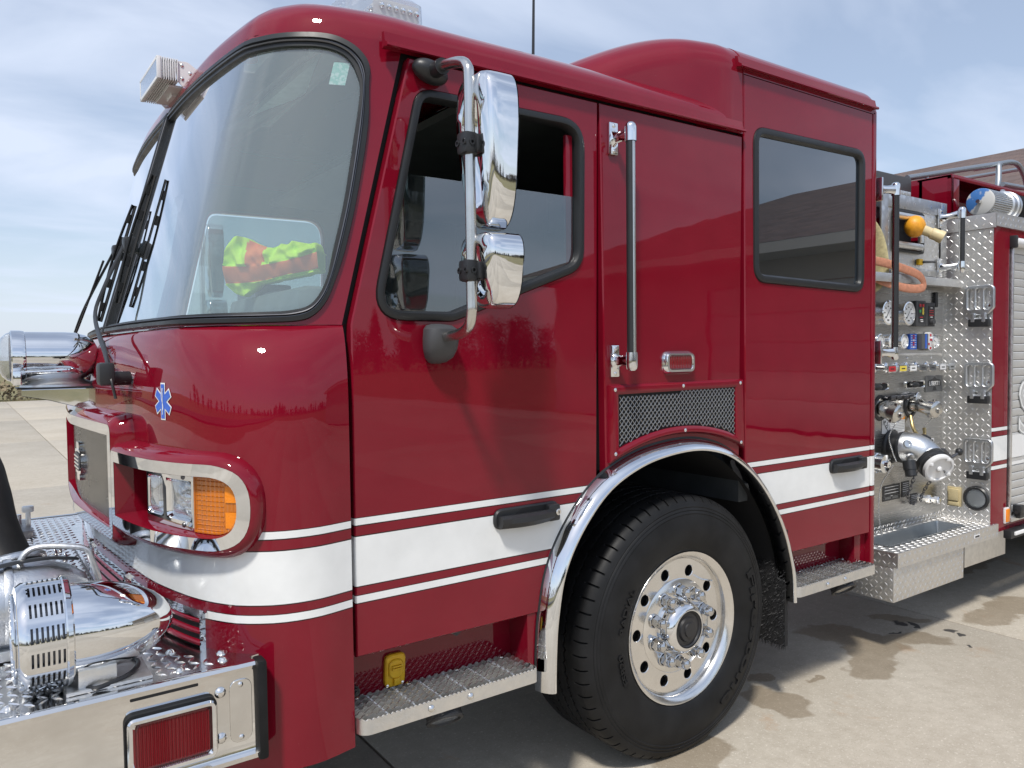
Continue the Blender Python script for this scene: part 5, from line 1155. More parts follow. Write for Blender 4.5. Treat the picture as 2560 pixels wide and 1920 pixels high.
g = G(); g.lathe([(.0735, -.020), (.070, -.023), (.066, -.020), (.064, -.016), (.050, -.0165), (.046, -.026), (.030, -.028), (.028, -.034), (.012, -.035), (0, -.035)], rimc, (0, 1, 0), 48); g.build('oil_cap', 'decal_black', wheel)
g = G(); g.tube([(.15, .04, .668), (.155, .0, .672), (.158, -.01, .674)], .004, 8); g.build('valve_stem', 'polished', wheel)
def arc_text(g, s, size, rad, a_mid, bold=0.0, spread=1.0, h=.0022):
    vs, fs = text_mesh(s, size, None, .0012, bold); out = []
    for p in vs:
        a = a_mid-(p.x*spread)/rad; r = rad+p.y; out.append(Vector((r*cos(a), side_y(min(.52, r))-h*(1 if p.z > 0 else .1), .51+r*sin(a))))
    g.add(out, fs)
for s_, sz_, rd_, am_, bo_, sp_ in (("Firestone", .062, .412, -18, .002, 2.6), ("FS820", .036, .358, 193, .0008, 1.4), ("RADIAL", .036, .358, 158, .0008, 1.4)):
    g = G(); arc_text(g, s_, sz_, rd_, radians(am_), bo_, sp_, .0055); g.build('sidewall_lettering', 'rubber', wheel, weld=False)
# ------------------------------------------------------------------ pump panel behind the cab
PY = .287
g = G(); g.box((2.03, PY+.01, 1.27), (1.23, .02, 1.50)); pump = g.build('pump_panel', 'brushed', T, 'stainless pump panel with gauges, handles and outlets')
g = G(); g.box((1.62, PY+.35, 2.28), (.5, .02, .56)); g.box((2.03, PY+.35, 2.02), (1.23, .7, .02)); g.build('crosslay_back', 'gap_black', pump)
def gauge(x, z, r, y=PY, a=0.9):
    g = G(); g.lathe([(r*.96, 0), (r*.96, .03), (r*1.04, .032), (r*1.04, .042), (r*.93, .044), (r*.92, .037)], (x, y, z), (0, -1, 0), 36); o = g.build('gauge', 'chrome', pump)
    g = G(); g.lathe([(r*.93, .0375), (0, .0375)], (x, y, z), (0, -1, 0), 36); yy = y-.0383
    for k in range(31):
        b = radians(225-270*k/30); l0, l1 = (.70, .86) if k % 5 == 0 else (.79, .86); d = Vector((cos(b), 0, sin(b))); e = Vector((-sin(b), 0, cos(b)))*r*(.022 if k % 5 == 0 else .012); c = Vector((x, yy, z)); g.add([c+d*r*l0-e, c+d*r*l1-e, c+d*r*l1+e, c+d*r*l0+e], [(0, 1, 2, 3)], 1)
        if k % 5 == 0 and r > .05: q = c+d*r*.54; g.box(q, (r*.17, .0006, r*.11), 1)
    d = Vector((cos(a), 0, sin(a))); e = Vector((-sin(a), 0, cos(a)))*r*.03; c = Vector((x, yy-.001, z)); g.add([c-d*r*.55-e*1.6, c-d*r*.55+e*1.6, c+d*r*.72], [(0, 1, 2)], 1); g.box((x, yy, z-r*.62), (r*.3, .0006, r*.12), 1)
    g.build('dial', ['white_gloss', 'decal_black'], o, weld=False)
gauge(1.945, 1.808, .066); gauge(2.165, 1.808, .066)
for x in (1.862, 1.985, 2.115, 2.475): gauge(x, 1.647, .041, a=[.9, .7, -.4, .9][int((x-1.8)*3) % 4])
g = G(); g.box((2.332, PY-.012, 1.812), (.108, .024, .150), bev=.004); g.box((2.443, PY-.012, 1.808), (.108, .024, .142), bev=.004); g.box((2.338, PY-.0245, 1.818), (.068, .002, .118), 6); g.box((2.45, PY-.0245, 1.80), (.070, .003, .118), 6)
for x, z, m in ((2.318, 1.860, 1), (2.353, 1.860, 1), (2.318, 1.826, 2)): g.box((x, PY-.026, z), (.020, .003, .016), m)
for z in (1.835, 1.818): g.ell((2.353, PY-.0262, z), (.010, .002, .014), 12, 6, 3)
for x, z, w, m in ((2.332, 1.790, .035, 1), (2.335, 1.775, .03, 5), (2.338, 1.765, .03, 5), (2.45, 1.848, .024, 5), (2.45, 1.832, .05, 1), (2.45, 1.820, .05, 1), (2.45, 1.804, .05, 1), (2.45, 1.793, .026, 5)): g.box((x, PY-.0265, z), (w, .001, .005), m)
g.lathe([(.018, 0), (.016, .02), (0, .02)], (2.45, PY-.024, 1.765), (0, -1, 0), 16); g.build('pressure_controller', ['grey_plastic', 'decal_red', 'decal_green', 'decal_yellow', 'decal_blue', 'white_gloss', 'decal_black'], pump)
g = G(); g.prism(fillet([(2.522, 1.855, .006), (2.552, 1.855, .006), (2.552, 1.946, .006), (2.522, 1.946, .006)], 4), [], side(PY-.016), .016, ch=.003); g.build('warning_buzzer', 'black_plastic', pump)
g = G(); g.prism(rr(2.228, 2.306, 1.601, 1.692, .004), [], side(PY-.014), .014)
for k in range(6):
    z = 1.614+.0135*k; g.box((2.267, PY-.0150, z), (.016, .002, .009), 2 if k % 3 else 1); g.box((2.245, PY-.0148, z), (.014, .001, .004), 1); g.box((2.288, PY-.0148, z), (.014, .001, .004), 1)
g.build('tank_level_gauge', ['decal_blue', 'white_gloss', 'decal_red'], pump)
g = G(); g.box((2.352, PY-.02, 1.648), (.075, .04, .092), 2, bev=.003); g.box((2.36, PY-.041, 1.648), (.02, .002, .085), 3); L = fillet([(2.425, 1.592, .02), (2.452, 1.602, .012), (2.482, 1.648, .02), (2.452, 1.694, .012), (2.425, 1.704, .02), (2.398, 1.694, .012), (2.372, 1.648, .02), (2.398, 1.602, .012)], 4)
g.prism([Vector((2.425+(p.x-2.425)*.85, p.y)) for p in L], [], side(PY-.034), .03)
for x, z in ((2.425, 1.685), (2.425, 1.658), (2.405, 1.632), (2.446, 1.632), (2.425, 1.608)): g.box((x, PY-.0348, z), (.018, .002, .013), 1)
g.build('foam_control', ['white_alu', 'decal_red', 'plate_grey', 'decal_blue'], pump)
g = G(); g.box((2.15, PY-.004, 1.572), (.95, .010, .014), bev=.002); g.build('panel_trim', 'polished', pump)
for x in (2.22, 2.50): put(sm_me, 'screw', pump, (x, PY-.001, 1.550), (0, -1, 0))
for k, x in enumerate((1.87, 1.985, 2.095, 2.205, 2.315, 2.435, 2.545)):
    g = G(); g.lathe([(.030, 0), (.028, .008), (.016, .016), (.012, .03), (.010, .075)], (x, PY, 1.500), (0, -1, 0), 20)
    g.tube([(x-.035, PY-.085, 1.500), (x-.02, PY-.088, 1.5), (x+.02, PY-.088, 1.5), (x+.035, PY-.085, 1.500)], [.010, .014, .014, .010], 12); hd = g.build('valve_handle', 'chrome', pump)
    g = G(); g.box((x, PY-.102, 1.495), (.082, .004, .040), bev=.001); g.box((x, PY-.1045, 1.495), (.070, .001, .029), 1); g.box((x, PY-.1052, 1.495), (.036, .001, .006), 2); g.build('name_tag', ['chrome', ['decal_red', 'decal_yellow', 'white_gloss', 'plate_grey', 'plate_grey', 'white_alu', 'decal_grey'][k], 'decal_black'], hd)
g = G(); g.box((2.13, PY-.045, 1.995), (1.2, .11, .008), rot=Matrix.Rotation(-.25, 3, 'X')); g.box((2.13, PY-.10, 1.995), (1.2, .006, .048), bev=.002); g.box((2.13, PY-.03, 2.02), (1.2, .06, .006)); g.build('panel_shelf', 'aluminium', pump)
for x0, x1 in ((1.80, 2.012), (2.200, 2.416)):
    g = G(); L = rr(x0, x1, 1.372, 1.414, .012); g.prism(offset2(L, .007), [], side(PY-.002), .002, 1); g.rings([[Vector((p.x, y, p.y)) for p in Q] for Q, y in ((L, PY), (L, PY-.008), (offset2(L, .004), PY-.010), (offset2(L, .008), PY-.004))]); g.ell((x0+.05, PY-.03, 1.393), (.045, .02, .017), 16, 8, 2); g.build('lever_slot', ['chrome', 'gap_black', 'black_plastic'], pump)
g = G(); g.prism(rr(2.432, 2.634, 1.342, 1.442, .004), [], side(PY-.006), .006, ch=.001)
def flat(pts, y, m): L = V2(pts); tri = tessellate_polygon([[Vector((p.x, p.y, 0)) for p in L]]); g.add([Vector((p.x, y, p.y)) for p in L], [tuple(q) for q in tri], m)
flat([(2.455, 1.376), (2.612, 1.376), (2.618, 1.404), (2.60, 1.414), (2.56, 1.420), (2.535, 1.434), (2.51, 1.420), (2.468, 1.414), (2.45, 1.404)], PY-.0066, 1)
flat([(2.505, 1.350), (2.565, 1.350), (2.556, 1.356), (2.548, 1.374), (2.522, 1.374), (2.514, 1.356)], PY-.0066, 1)
vs, fs = text_mesh("LIBERTY", .036, ((2.535, PY-.0068, 1.392), (1, 0, 0), (0, 0, 1), (0, -1, 0)), .0006, .0008); g.add(vs, fs, 2); g.build('maker_plate', ['plate_grey', 'decal_black', 'white_alu'], pump, 'grey maker plate with raised lettering and a bell')
for x, xc, zc in ((2.262, 2.232, 1.256), (1.935, 1.812, 1.254)):
    g = G(); g.lathe([(.075, 0), (.072, .006), (.055, .008)], (x, PY, 1.272), (0, -1, 0), 28, 1); pts = cat([(x, PY, 1.272), (x-.002, PY-.055, 1.275), (xc+.01, PY-.10, 1.266), (xc, PY-.155, zc)], 6)
    g.tube(pts, .040, 24); d = (pts[-1]-pts[-4]).normalized(); g.lathe([(.040, -.03), (.048, -.028), (.048, -.008), (.052, -.006), (.052, .012), (.046, .018), (.040, .022), (.018, .024), (.016, .04), (.0, .042)], pts[-1], d, 24)
    for k in range(3): a = 2*pi*k/3; u = d.orthogonal().normalized(); w = d.cross(u); g.box(pts[-1]+(u*cos(a)+w*sin(a))*.053, (.018, .018, .018), bev=.004)
    g.build('discharge_outlet', ['stainless_tube', 'decal_black'], pump)
gauge(2.275, 1.318, .030)
g = G()
for x in (2.00, 2.06, 2.14, 2.20): g.tube([(x-.02, PY-.03, 1.325), (x+.02, PY-.035, 1.33)], .012, 10); g.lathe([(.016, 0), (.014, .02), (0, .02)], (x, PY, 1.32), (0, -1, 0), 14)
g.tube([(1.97, PY-.04, 1.335), (2.23, PY-.04, 1.342)], .006, 8); g.build('linkage', 'dark_steel', pump)
# warning label: orange header, falling figure, lines of small print
g = G(); g.prism(rr(1.948, 2.202, 1.118, 1.215, .006), [], side(PY-.001), .001, 1); g.prism(rr(1.951, 2.199, 1.121, 1.212, .005), [], side(PY-.0016), .0006); g.box((2.155, PY-.0022, 1.202), (.085, .0008, .016), 2); g.box((2.036, PY-.0022, 1.166), (.0015, .0008, .09), 1)
for k in range(7): g.box((2.118, PY-.0022, 1.188-.0095*k), (.15-(.05 if k == 6 else 0), .0008, .0026), 3)
def stroke(pts, w): g.tube([Vector((x, PY-.0022, z)) for x, z in pts], [(w, .0004)]*len(pts), 6, 1, flat=(1, 0, 0))
stroke([(1.968, 1.198), (1.985, 1.165), (2.018, 1.132)], .0028); stroke([(1.985, 1.165), (2.005, 1.168), (2.012, 1.188)], .0024); stroke([(1.990, 1.152), (2.012, 1.158), (2.018, 1.172)], .0022); stroke([(1.968, 1.188), (1.962, 1.172)], .0022); g.ell((1.985, PY-.0022, 1.19), (.007, .0008, .007), 10, 5, 1)
g.build('warning_label', ['white_gloss', 'decal_black', 'label_orange', 'decal_grey'], pump, 'white and orange warning label with a falling figure')
# large intake with its valve body and cap
g = G(); pts = cat([(2.05, PY, 1.045), (2.06, PY-.06, 1.048), (2.095, PY-.12, 1.035), (2.115, PY-.17, 1.000), (2.100, PY-.215, .965)], 6); g.lathe([(.098, 0), (.098, .012), (.088, .02), (.083, .06), (.088, .062), (.088, .075), (.07, .08)], (2.05, PY, 1.045), (0, -1, 0), 36, 1)
g.tube(pts, [.076+.012*sin(pi*i/(len(pts)-1)) for i in range(len(pts))], 28, 0); d = Vector((-.42, -.80, -.42)).normalized(); e = pts[-1]
g.lathe([(.078, -.045), (.086, -.04), (.088, .01), (.082, .016), (.080, .05)], e, d, 36, 1); g.lathe([(.080, .035), (.084, .037), (.084, .060), (.078, .064), (.070, .064), (.068, .056), (0, .055)], e, d, 36, 2)
u = d.orthogonal().normalized(); w = d.cross(u)
for k in range(4): a = pi/2*k+.4; g.box(e+d*.062+(u*cos(a)+w*sin(a))*.070, (.020, .020, .016), 2, bev=.004)
g.ell(e+d*.058, (.018, .012, .018), 14, 8, 2)
q = pts[10]; g.lathe([(.024, 0), (.022, .012), (.012, .012), (.010, .006), (0, .006)], Vector((1.985, PY-.13, 1.075)), (-.55, -.8, .25), 20); g.lathe([(.026, 0), (.022, .010), (.010, .004), (0, .004)], Vector((1.985, PY-.145, 1.00)), (-.5, -.8, -.3), 20)
g.lathe([(.034, 0), (.034, .05), (.030, .05), (.030, .085), (.022, .085)], (1.955, PY-.155, .985), (-.15, -.25, -.95), 24, 1)
g.tube([(2.10, PY-.13, 1.09), (2.13, PY-.15, 1.10), (2.155, PY-.16, 1.085)], .022, 12, 1); g.tube([(2.15, PY-.20, 1.035), (2.21, PY-.22, 1.03), (2.26, PY-.235, .985), (2.30, PY-.25, 1.005)], [.012, .012, .010, .010], 10, 3); g.ell((2.315, PY-.255, 1.015), (.022, .02, .022), 14, 8, 1)
g.build('intake_valve', ['cast', 'black_plastic', 'white_alu', 'dark_steel'], pump, 'grey cast intake valve with black collar and pale storz cap')
g = G(); g.lathe([(.050, 0), (.050, .05), (.056, .052), (.056, .075), (.050, .078), (.050, .12), (.02, .122), (.018, .14), (0, .14)], (1.78, PY, .985), (-.0, -1, -.05), 28); g.build('outlet_cap', 'chrome', pump)
def chain(pts, r, n, name='chain'):
    P = resample(cat(pts, 8), n); g = G()
    for i, p in enumerate(P): g.ell(p, (r, r, r), 7, 5)
    g.tube(P, r*.35, 5); o = g.build(name, 'stainless_tube', pump, weld=False); o['kind'] = 'stuff'
def links(pts, n):
    P = resample(cat(pts, 8), n+1)
    for i in range(n):
        a, b = P[i], P[i+1]; d = (b-a).normalized(); s = d.orthogonal().normalized(); s = s if i % 2 else d.cross(s); L = (b-a).length*.68; c = (a+b)/2; g = G(); g.tube([c+d*L*cos(k*pi/7)+s*.009*sin(k*pi/7) for k in range(15)], .0025, 5, caps=False); g.build('chain_link', 'dark_steel', pump)
chain([(1.96, PY-.10, 1.22), (1.945, PY-.05, 1.12), (1.90, PY-.09, 1.04), (1.85, PY-.14, .99)], .0042, 30); chain([(1.80, PY-.15, .97), (1.805, PY-.08, .85), (1.802, PY-.07, .70), (1.80, PY-.09, .58)], .0042, 46); chain([(2.235, PY-.16, 1.235), (2.26, PY-.12, 1.19), (2.25, PY-.09, 1.155)], .0042, 12)
links([(2.165, PY-.09, .905), (2.175, PY-.06, .82), (2.19, PY-.03, .74), (2.24, PY-.03, .69), (2.28, PY-.03, .70)], 11); links([(2.11, PY-.27, .925), (2.16, PY-.17, .85), (2.25, PY-.08, .75), (2.33, PY-.03, .70)], 12)
g = G(); g.tube(cat([(2.25, PY-.01, 1.21), (2.225, PY-.04, 1.14), (2.25, PY-.06, 1.095), (2.31, PY-.06, 1.10), (2.33, PY-.05, 1.135)], 8), .010, 10); g.build('drain_hose', 'brass', pump)
for x0, x1, z0, z1, rows_ in ((1.966, 2.150, .732, .822, 4), (2.172, 2.252, .735, .826, 6), (2.270, 2.350, .683, .742, 4)):
    g = G(); g.prism(rr(x0, x1, z0, z1, .003), [], side(PY-.003), .003)
    for k in range(rows_): g.box(((x0+x1)/2, PY-.0034, z1-.012-(z1-z0-.02)*k/rows_), ((x1-x0)*.8, .0006, .003), 1)
    for k in range(2): g.box((x0+(x1-x0)*(.28+.44*k), PY-.0034, z0+.018), ((x1-x0)*.34, .0006, .02), 2)
    g.build('data_plate', ['decal_black', 'white_alu', 'plate_grey'], pump)
g = G(); g.box((2.50, PY-.002, 1.044), (.085, .003, .028), bev=.001); g.box((2.50, PY-.0042, 1.044), (.06, .0006, .012), 1); g.build('name_tag', ['white_alu', 'decal_black'], pump)
g = G(); g.lathe([(.026, 0), (.026, .012), (.016, .014), (.016, .03), (.024, .032), (.024, .055), (.018, .06), (0, .06)], (2.50, PY, .685), (0, -1, 0), 6); g.build('drain_valve', 'chrome', pump)
# crosslay cover with its framed opening, nozzle and hose
g = G(); dx0, dx1, dz0, dz1, DYp = 1.86, 2.592, 2.032, 2.478, .250
for c, s in (((dx0+.035, DYp, (dz0+dz1)/2), (.07, .012, dz1-dz0)), ((dx1-.035, DYp, (dz0+dz1)/2), (.07, .012, dz1-dz0)), (((dx0+dx1)/2, DYp, dz1-.04), (dx1-dx0-.14, .012, .08)), (((dx0+dx1)/2, DYp, dz0+.02), (dx1-dx0-.14, .012, .04))): g.box(c, s, bev=.003)
cl = g.build('crosslay_cover', 'swirl', T, 'bright swirl-finished cover panel over the pump panel')
g = G(); ox0, ox1, oz0, oz1 = 1.99, 2.292, 2.168, 2.378; g.prism(V2([(dx0+.07, dz0+.04), (dx1-.07, dz0+.04), (dx1-.07, dz1-.08), (dx0+.07, dz1-.08)]), [rr(ox0, ox1, oz0, oz1, .02)], side(DYp+.003), .004); lp = g.build('tread_panel', 'tread_plate', cl)
g = G(); lozenges(g, (dx0+.07, DYp+.003, dz0+.04), (1, 0, 0), (0, 0, 1), (0, -1, 0), dx1-dx0-.14, dz1-dz0-.12, .030, .025, .007, .0014, clip=lambda a, b: not (ox0-.03 < dx0+.07+a < ox1+.03 and oz0-.03 < dz0+.04+b < oz1+.03)); o = g.build('tread_bars', 'tread_lozenge', lp, weld=False); o['kind'] = 'stuff'
g = G(); L = rr(ox0-.014, ox1+.014, oz0-.014, oz1+.014, .03); g.rings([[Vector((p.x, y, p.y)) for p in Q] for Q, y in ((L, DYp+.002), (L, DYp-.016), (offset2(L, .012), DYp-.018), (offset2(L, .018), DYp-.004))]); g.box(((ox0+ox1)/2, DYp+.06, (oz0+oz1)/2), (.30, .01, .21), 0); g.build('opening_rubber', 'gasket', cl)
for z in (oz1-.022, oz0+.024):
    g = G(); g.cyl((ox0+.01, DYp-.012, z), (ox1-.02, DYp-.012, z), .021, 20); g.lathe([(.024, 0), (.024, .012), (.01, .014)], (ox0+.012, DYp-.012, z), (-1, 0, 0), 16); g.build('roller', 'aluminium', cl)
for x in (ox0+.01, ox1-.012):
    g = G(); g.cyl((x, DYp-.010, oz0+.05), (x, DYp-.010, oz1-.045), .016, 16); g.build('roller', 'aluminium', cl)
g = G()
for k in range(7): g.box((1.98+.03*k, DYp+.002, dz1+.012), (.024, .014, .024), bev=.003)
g.build('hinge', 'aluminium', cl)
g = G(); g.box((2.262, DYp-.012, 2.108), (.045, .02, .035), bev=.004); g.tube([(2.275, DYp-.02, 2.108), (2.40, DYp-.035, 2.115)], [(.012, .006), (.008, .005)], 8, 1); g.build('latch', ['yellow_plastic', 'black_plastic'], cl)
nz = thing('hose_nozzle', 'yellow ball nozzle with cream tip poking out between the rollers', 'nozzle', (2.15, DYp-.04, 2.30))
nzl = Vector((2.15, DYp-.04, 2.30))
g = G(); g.ell((0, 0, 0), (.062, .055, .062), 24, 16); g.build('ball', 'yellow_ball', nz)
g = G(); d = Vector((.42, -.70, -.42)).normalized(); g.lathe([(.028, .045), (.026, .09), (.032, .095), (.032, .13), (.035, .135), (.035, .16), (.026, .16), (.022, .14), (0, .14)], (0, 0, 0), d, 24); g.build('tip', 'cream', nz)
hz = thing('crosslay_hose', 'flattened tan fire hose folded in the crosslay beside the cab', 'hose', (1.78, .27, 2.1))
g = G(); P = cat([(-.13, .1, .30), (-.07, .02, .24), (.02, -.02, .14), (.07, -.03, .0), (.075, -.02, -.10), (.02, .02, -.16), (-.06, .10, -.12)], 8); g.tube(P, [(.008, .038)]*len(P), 12, flat=(1, .2, .3)); P = cat([(-.12, .1, .16), (-.04, .03, .10), (.02, .0, -.02), (.025, .02, -.12), (-.05, .1, -.2)], 8); g.tube(P, [(.007, .036)]*len(P), 12, flat=(1, .2, .3)); g.build('hose', 'hose_tan', hz)
g = G(); g.cyl((-.14, -.02, -.10), (-.08, -.06, -.09), .04, 18); g.build('coupling', 'brass', hz)
og = G(); P = cat([(1.66, .25, 2.09), (1.80, .20, 2.075), (1.97, .17, 2.045), (2.08, .15, 2.015), (2.135, .15, 1.975), (2.11, .15, 1.945), (2.02, .17, 1.94), (1.90, .19, 1.955), (1.78, .22, 1.985), (1.66, .26, 2.03)], 8); og.tube(P, [(.024, .006)]*len(P), 12, flat=(0, 0, 1)); o = og.build('hose_loop', 'hose_orange', None); tag(o, 'faded orange webbing loop hanging over the pump panel shelf', 'strap')
handrail((2.500, DYp-.006, 2.085), (2.500, DYp-.006, 2.380), (2.500, DYp-.135, 2.085), (2.500, DYp-.135, 2.392), (0, -1, 0), 'short vertical handrail on the crosslay cover', Vector((-.75, -.66, 0)).normalized())
# tread-plate running board with its galvanised well
TZ = .555
g = G(); g.prism([Vector(p) for p in ((1.582, -.0112), (2.7112, -.0112), (2.7112, PY), (1.582, PY))], [rr(1.68, 2.50, .085, .245, .02)], ((0, 0, TZ), (1, 0, 0), (0, 1, 0), (0, 0, 1)), .006)
g.box((2.148, -.009, TZ-.039), (1.136, .006, .076), 0); g.box((2.709, .13, TZ-.039), (.006, .27, .076)); g.box((1.583, .14, TZ-.039), (.006, .29, .076)); rb = g.build('running_board', 'tread_plate', T, 'tread-plate running board below the pump panel with a galvanised well')
g = G(); lozenges(g, (1.585, -.010, TZ), (1, 0, 0), (0, 1, 0), (0, 0, 1), 1.125, .296, .028, .026, .0075, .0025, clip=lambda a, b: not (1.665 < 1.585+a < 2.515 and .07 < b-.01 < .26)); lozenges(g, (1.582, -.0121, TZ-.076), (1, 0, 0), (0, 0, 1), (0, -1, 0), 1.13, .075, .0255, .024, .0068, .0013); lozenges(g, (1.58, .285, TZ-.076), (0, -1, 0), (0, 0, 1), (-1, 0, 0), .29, .075, .0255, .024, .0068, .0013)
lozenges(g, (1.42, PY-.002, TZ+.002), (1, 0, 0), (0, 0, 1), (0, -1, 0), 1.22, .045, .0225, .022, .007, .0025)
bxa, bxb, bza, bzb, bya = 1.584, 2.338, .292, TZ-.077, .012
lozenges(g, (bxa, bya, bza), (1, 0, 0), (0, 0, 1), (0, -1, 0), bxb-bxa, bzb-bza, .0255, .024, .0068, .0013); lozenges(g, (bxa, bya+.40, bza), (0, -1, 0), (0, 0, 1), (-1, 0, 0), .40, bzb-bza, .0255, .024, .0068, .0013)
o = g.build('tread_bars', 'tread_lozenge', rb, weld=False); o['kind'] = 'stuff'
g = G(); L = rr(1.68, 2.50, .085, .245, .02); g.rings([[Vector((p.x, p.y, z)) for p in Q] for Q, z in ((offset2(L, -.012), TZ+.004), (L, TZ+.005), (offset2(L, .004), TZ-.01), (offset2(L, .02), TZ-.13))]); e = offset2(L, .02); g.add([Vector((p.x, p.y, TZ-.13)) for p in e], [tuple(range(len(e)))]); g.build('well', 'galvanised', rb)
g = G(); g.box(((bxa+bxb)/2, bya+.20, (bza+bzb)/2), (bxb-bxa, .40, bzb-bza), bev=.003); g.build('toolbox', 'tread_plate', rb, 'tread-plate box slung under the running board')
g = G(); g.box((2.44, -.0135, TZ-.035), (.07, .003, .020), bev=.001); g.box((2.44, -.0155, TZ-.035), (.05, .001, .010), 1); g.build('name_tag', ['white_alu', 'decal_black'], rb)
# ------------------------------------------------------------------ body behind the pump panel
BX = 2.645
g = G(); pr = [(BX, .30), (BX, .02), (BX+.006, .004), (BX+.022, 0), (BX+.20, 0), (BX+.206, .012), (BX+.206, .05)]
g.rings([[Vector((x, y, z)) for x, y in pr] for z in (.50, 2.322)], close=False); g.box((4.9, .012, 2.285), (4.1, .022, .074)); g.box((4.9, .012, .525), (4.1, .022, .05)); g.box((4.9, 1.22, 2.30), (4.48, 2.36, .02)); g.box((7.13, 1.22, 1.4), (.02, 2.36, 1.8)); g.box((2.66, 1.3, 1.3), (.02, 2.0, 1.9)); g.box((4.9, 2.43, 1.4), (4.48, .02, 1.8)); g.build('rear_body', 'red_paint', T, 'red rear body with white stripes')
g = G(); g.box((4.9, 1.22, .78), (4.4, 2.2, .5)); g.build('chassis', 'well_black', T)
g = G(); g.prism(V2([(.004, .50), (.288, .50), (.288, 2.305), (.004, 2.305)]), [], ((BX-.002, 0, 0), (0, 1, 0), (0, 0, 1), (-1, 0, 0)), .002); tf = g.build('tread_face', 'tread_plate', T, 'tall diamond tread plate facing the cab with fold-down steps')
g = G(); lozenges(g, (BX-.0021, .288, .56), (0, -1, 0), (0, 0, 1), (-1, 0, 0), .284, 1.745, .0315, .030, .0072, .0014); lozenges(g, (BX-.0121, .288, 2.31), (0, -1, 0), (0, 0, 1), (-1, 0, 0), .296, .075, .0375, .030, .0072, .0014); lozenges(g, (BX, -.0101, 2.318), (1, 0, 0), (0, 0, 1), (0, -1, 0), 1.6, .068, .034, .030, .0072, .0014); o = g.build('tread_bars', 'tread_lozenge', tf, weld=False); o['kind'] = 'stuff'
g = G(); g.box((BX-.007, .14, 2.348), (.010, .30, .082)); g.box((4.9, -.006, 2.353), (4.50, .008, .072)); g.box((4.9, .13, 2.391), (4.51, .28, .006)); g.build('top_trim', 'tread_plate', T)
for z in (2.28, 1.66, 1.22, 1.93): put(sm_me, 'screw', tf, (BX-.003, .022, z), (-1, 0, 0)); put(sm_me, 'screw', tf, (BX-.003, .262, z), (-1, 0, 0))
for zt in (1.975, 1.520, 1.066):
    g = G(); yc = .068; fr2 = ((BX-.030, 0, 0), (0, -1, 0), (0, 0, 1), (-1, 0, 0))
    def yz(L): return [Vector((-(p.x), p.y)) for p in L]
    o_ = fillet([(yc-.082, zt-.135, .03), (yc-.045, zt-.175, .02), (yc+.045, zt-.175, .02), (yc+.082, zt-.135, .03), (yc+.082, zt, .034), (yc-.082, zt, .034)], 6); hs = [rr(yc-.066+.046*k, yc-.026+.046*k, zt-.142, zt-.018, .018, 5) for k in range(3)]
    g.prism(yz(o_), [yz(h) for h in hs], fr2, .018, ch=.003); fs_ = g.build('folding_step', 'cast', T, 'folded-up cast step on the tread plate', ang=40)
    g = G(); g.box((BX-.022, yc, zt-.222), (.036, .115, .045), bev=.006)
    g.build('step_hinge', 'black_plastic', fs_)
    g = G()
    for dy in (-.03, .03): g.box((BX-.030, yc+dy, zt-.19), (.026, .022, .055), bev=.005)
    g.tube([(BX-.03, yc-.045, zt-.20), (BX-.03, yc+.045, zt-.20)], .008, 10); g.build('step_bracket', 'cast', fs_)
    g = G(); g.lathe([(.010, 0), (.010, .006), (0, .008)], (BX-.004, yc-.045, zt-.12), (-1, 0, 0), 14); g.build('bolt', 'chrome', fs_)
g = G(); g.box((BX-.008, .205, .697), (.012, .080, .118), bev=.003); g.box((BX-.020, .205, .710), (.014, .058, .07), bev=.003); g.box((BX-.017, .205, .655), (.012, .06, .024), bev=.003); g.build('power_outlet', 'cream', T, 'small cream weatherproof outlet cover on the tread plate')
g = G(); g.lathe([(.072, 0), (.074, .010), (.066, .018), (.056, .016), (.055, .006)], (BX-.003, .080, .703), (-1, 0, 0), 36); sl = g.build('round_light', 'black_plastic', T, 'round light with black rim low on the tread plate'); g = G(); g.lathe([(.057, .008), (.03, .013), (0, .014)], (BX-.003, .080, .703), (-1, 0, 0), 32); g.build('lens', 'galvanised', sl)
# roller shutter
SXa = BX+.222
g = G(); g.box((SXa+.007, -.002, 1.39), (.018, .022, 1.68), bev=.002); g.box((SXa+2.0, -.002, 2.236), (4.0, .022, .02), bev=.002); g.box((SXa+2.0, -.006, .560), (4.0, .03, .03), bev=.004); g.build('shutter_frame', 'aluminium', T)
for k in range(33):
    z = .585+k*.0497; g = G(); g.rings([[Vector((x, y, z+h)) for h, y in ((.0005, .018), (.0020, .0135), (.006, .011), (.044, .011), (.0475, .0135), (.0490, .018))] for x in (SXa+.016, SXa+2.2)], close=False); g.build('shutter_slat', 'shutter', T)
g = G(); g.cyl((SXa-.002, -.012, 2.238), (SXa+2.0, -.012, 2.238), .028, 20); g.box((SXa-.006, -.012, 2.238), (.03, .05, .075), 1, bev=.008); g.build('shutter_drip_cap', ['white_alu', 'black_plastic'], T)
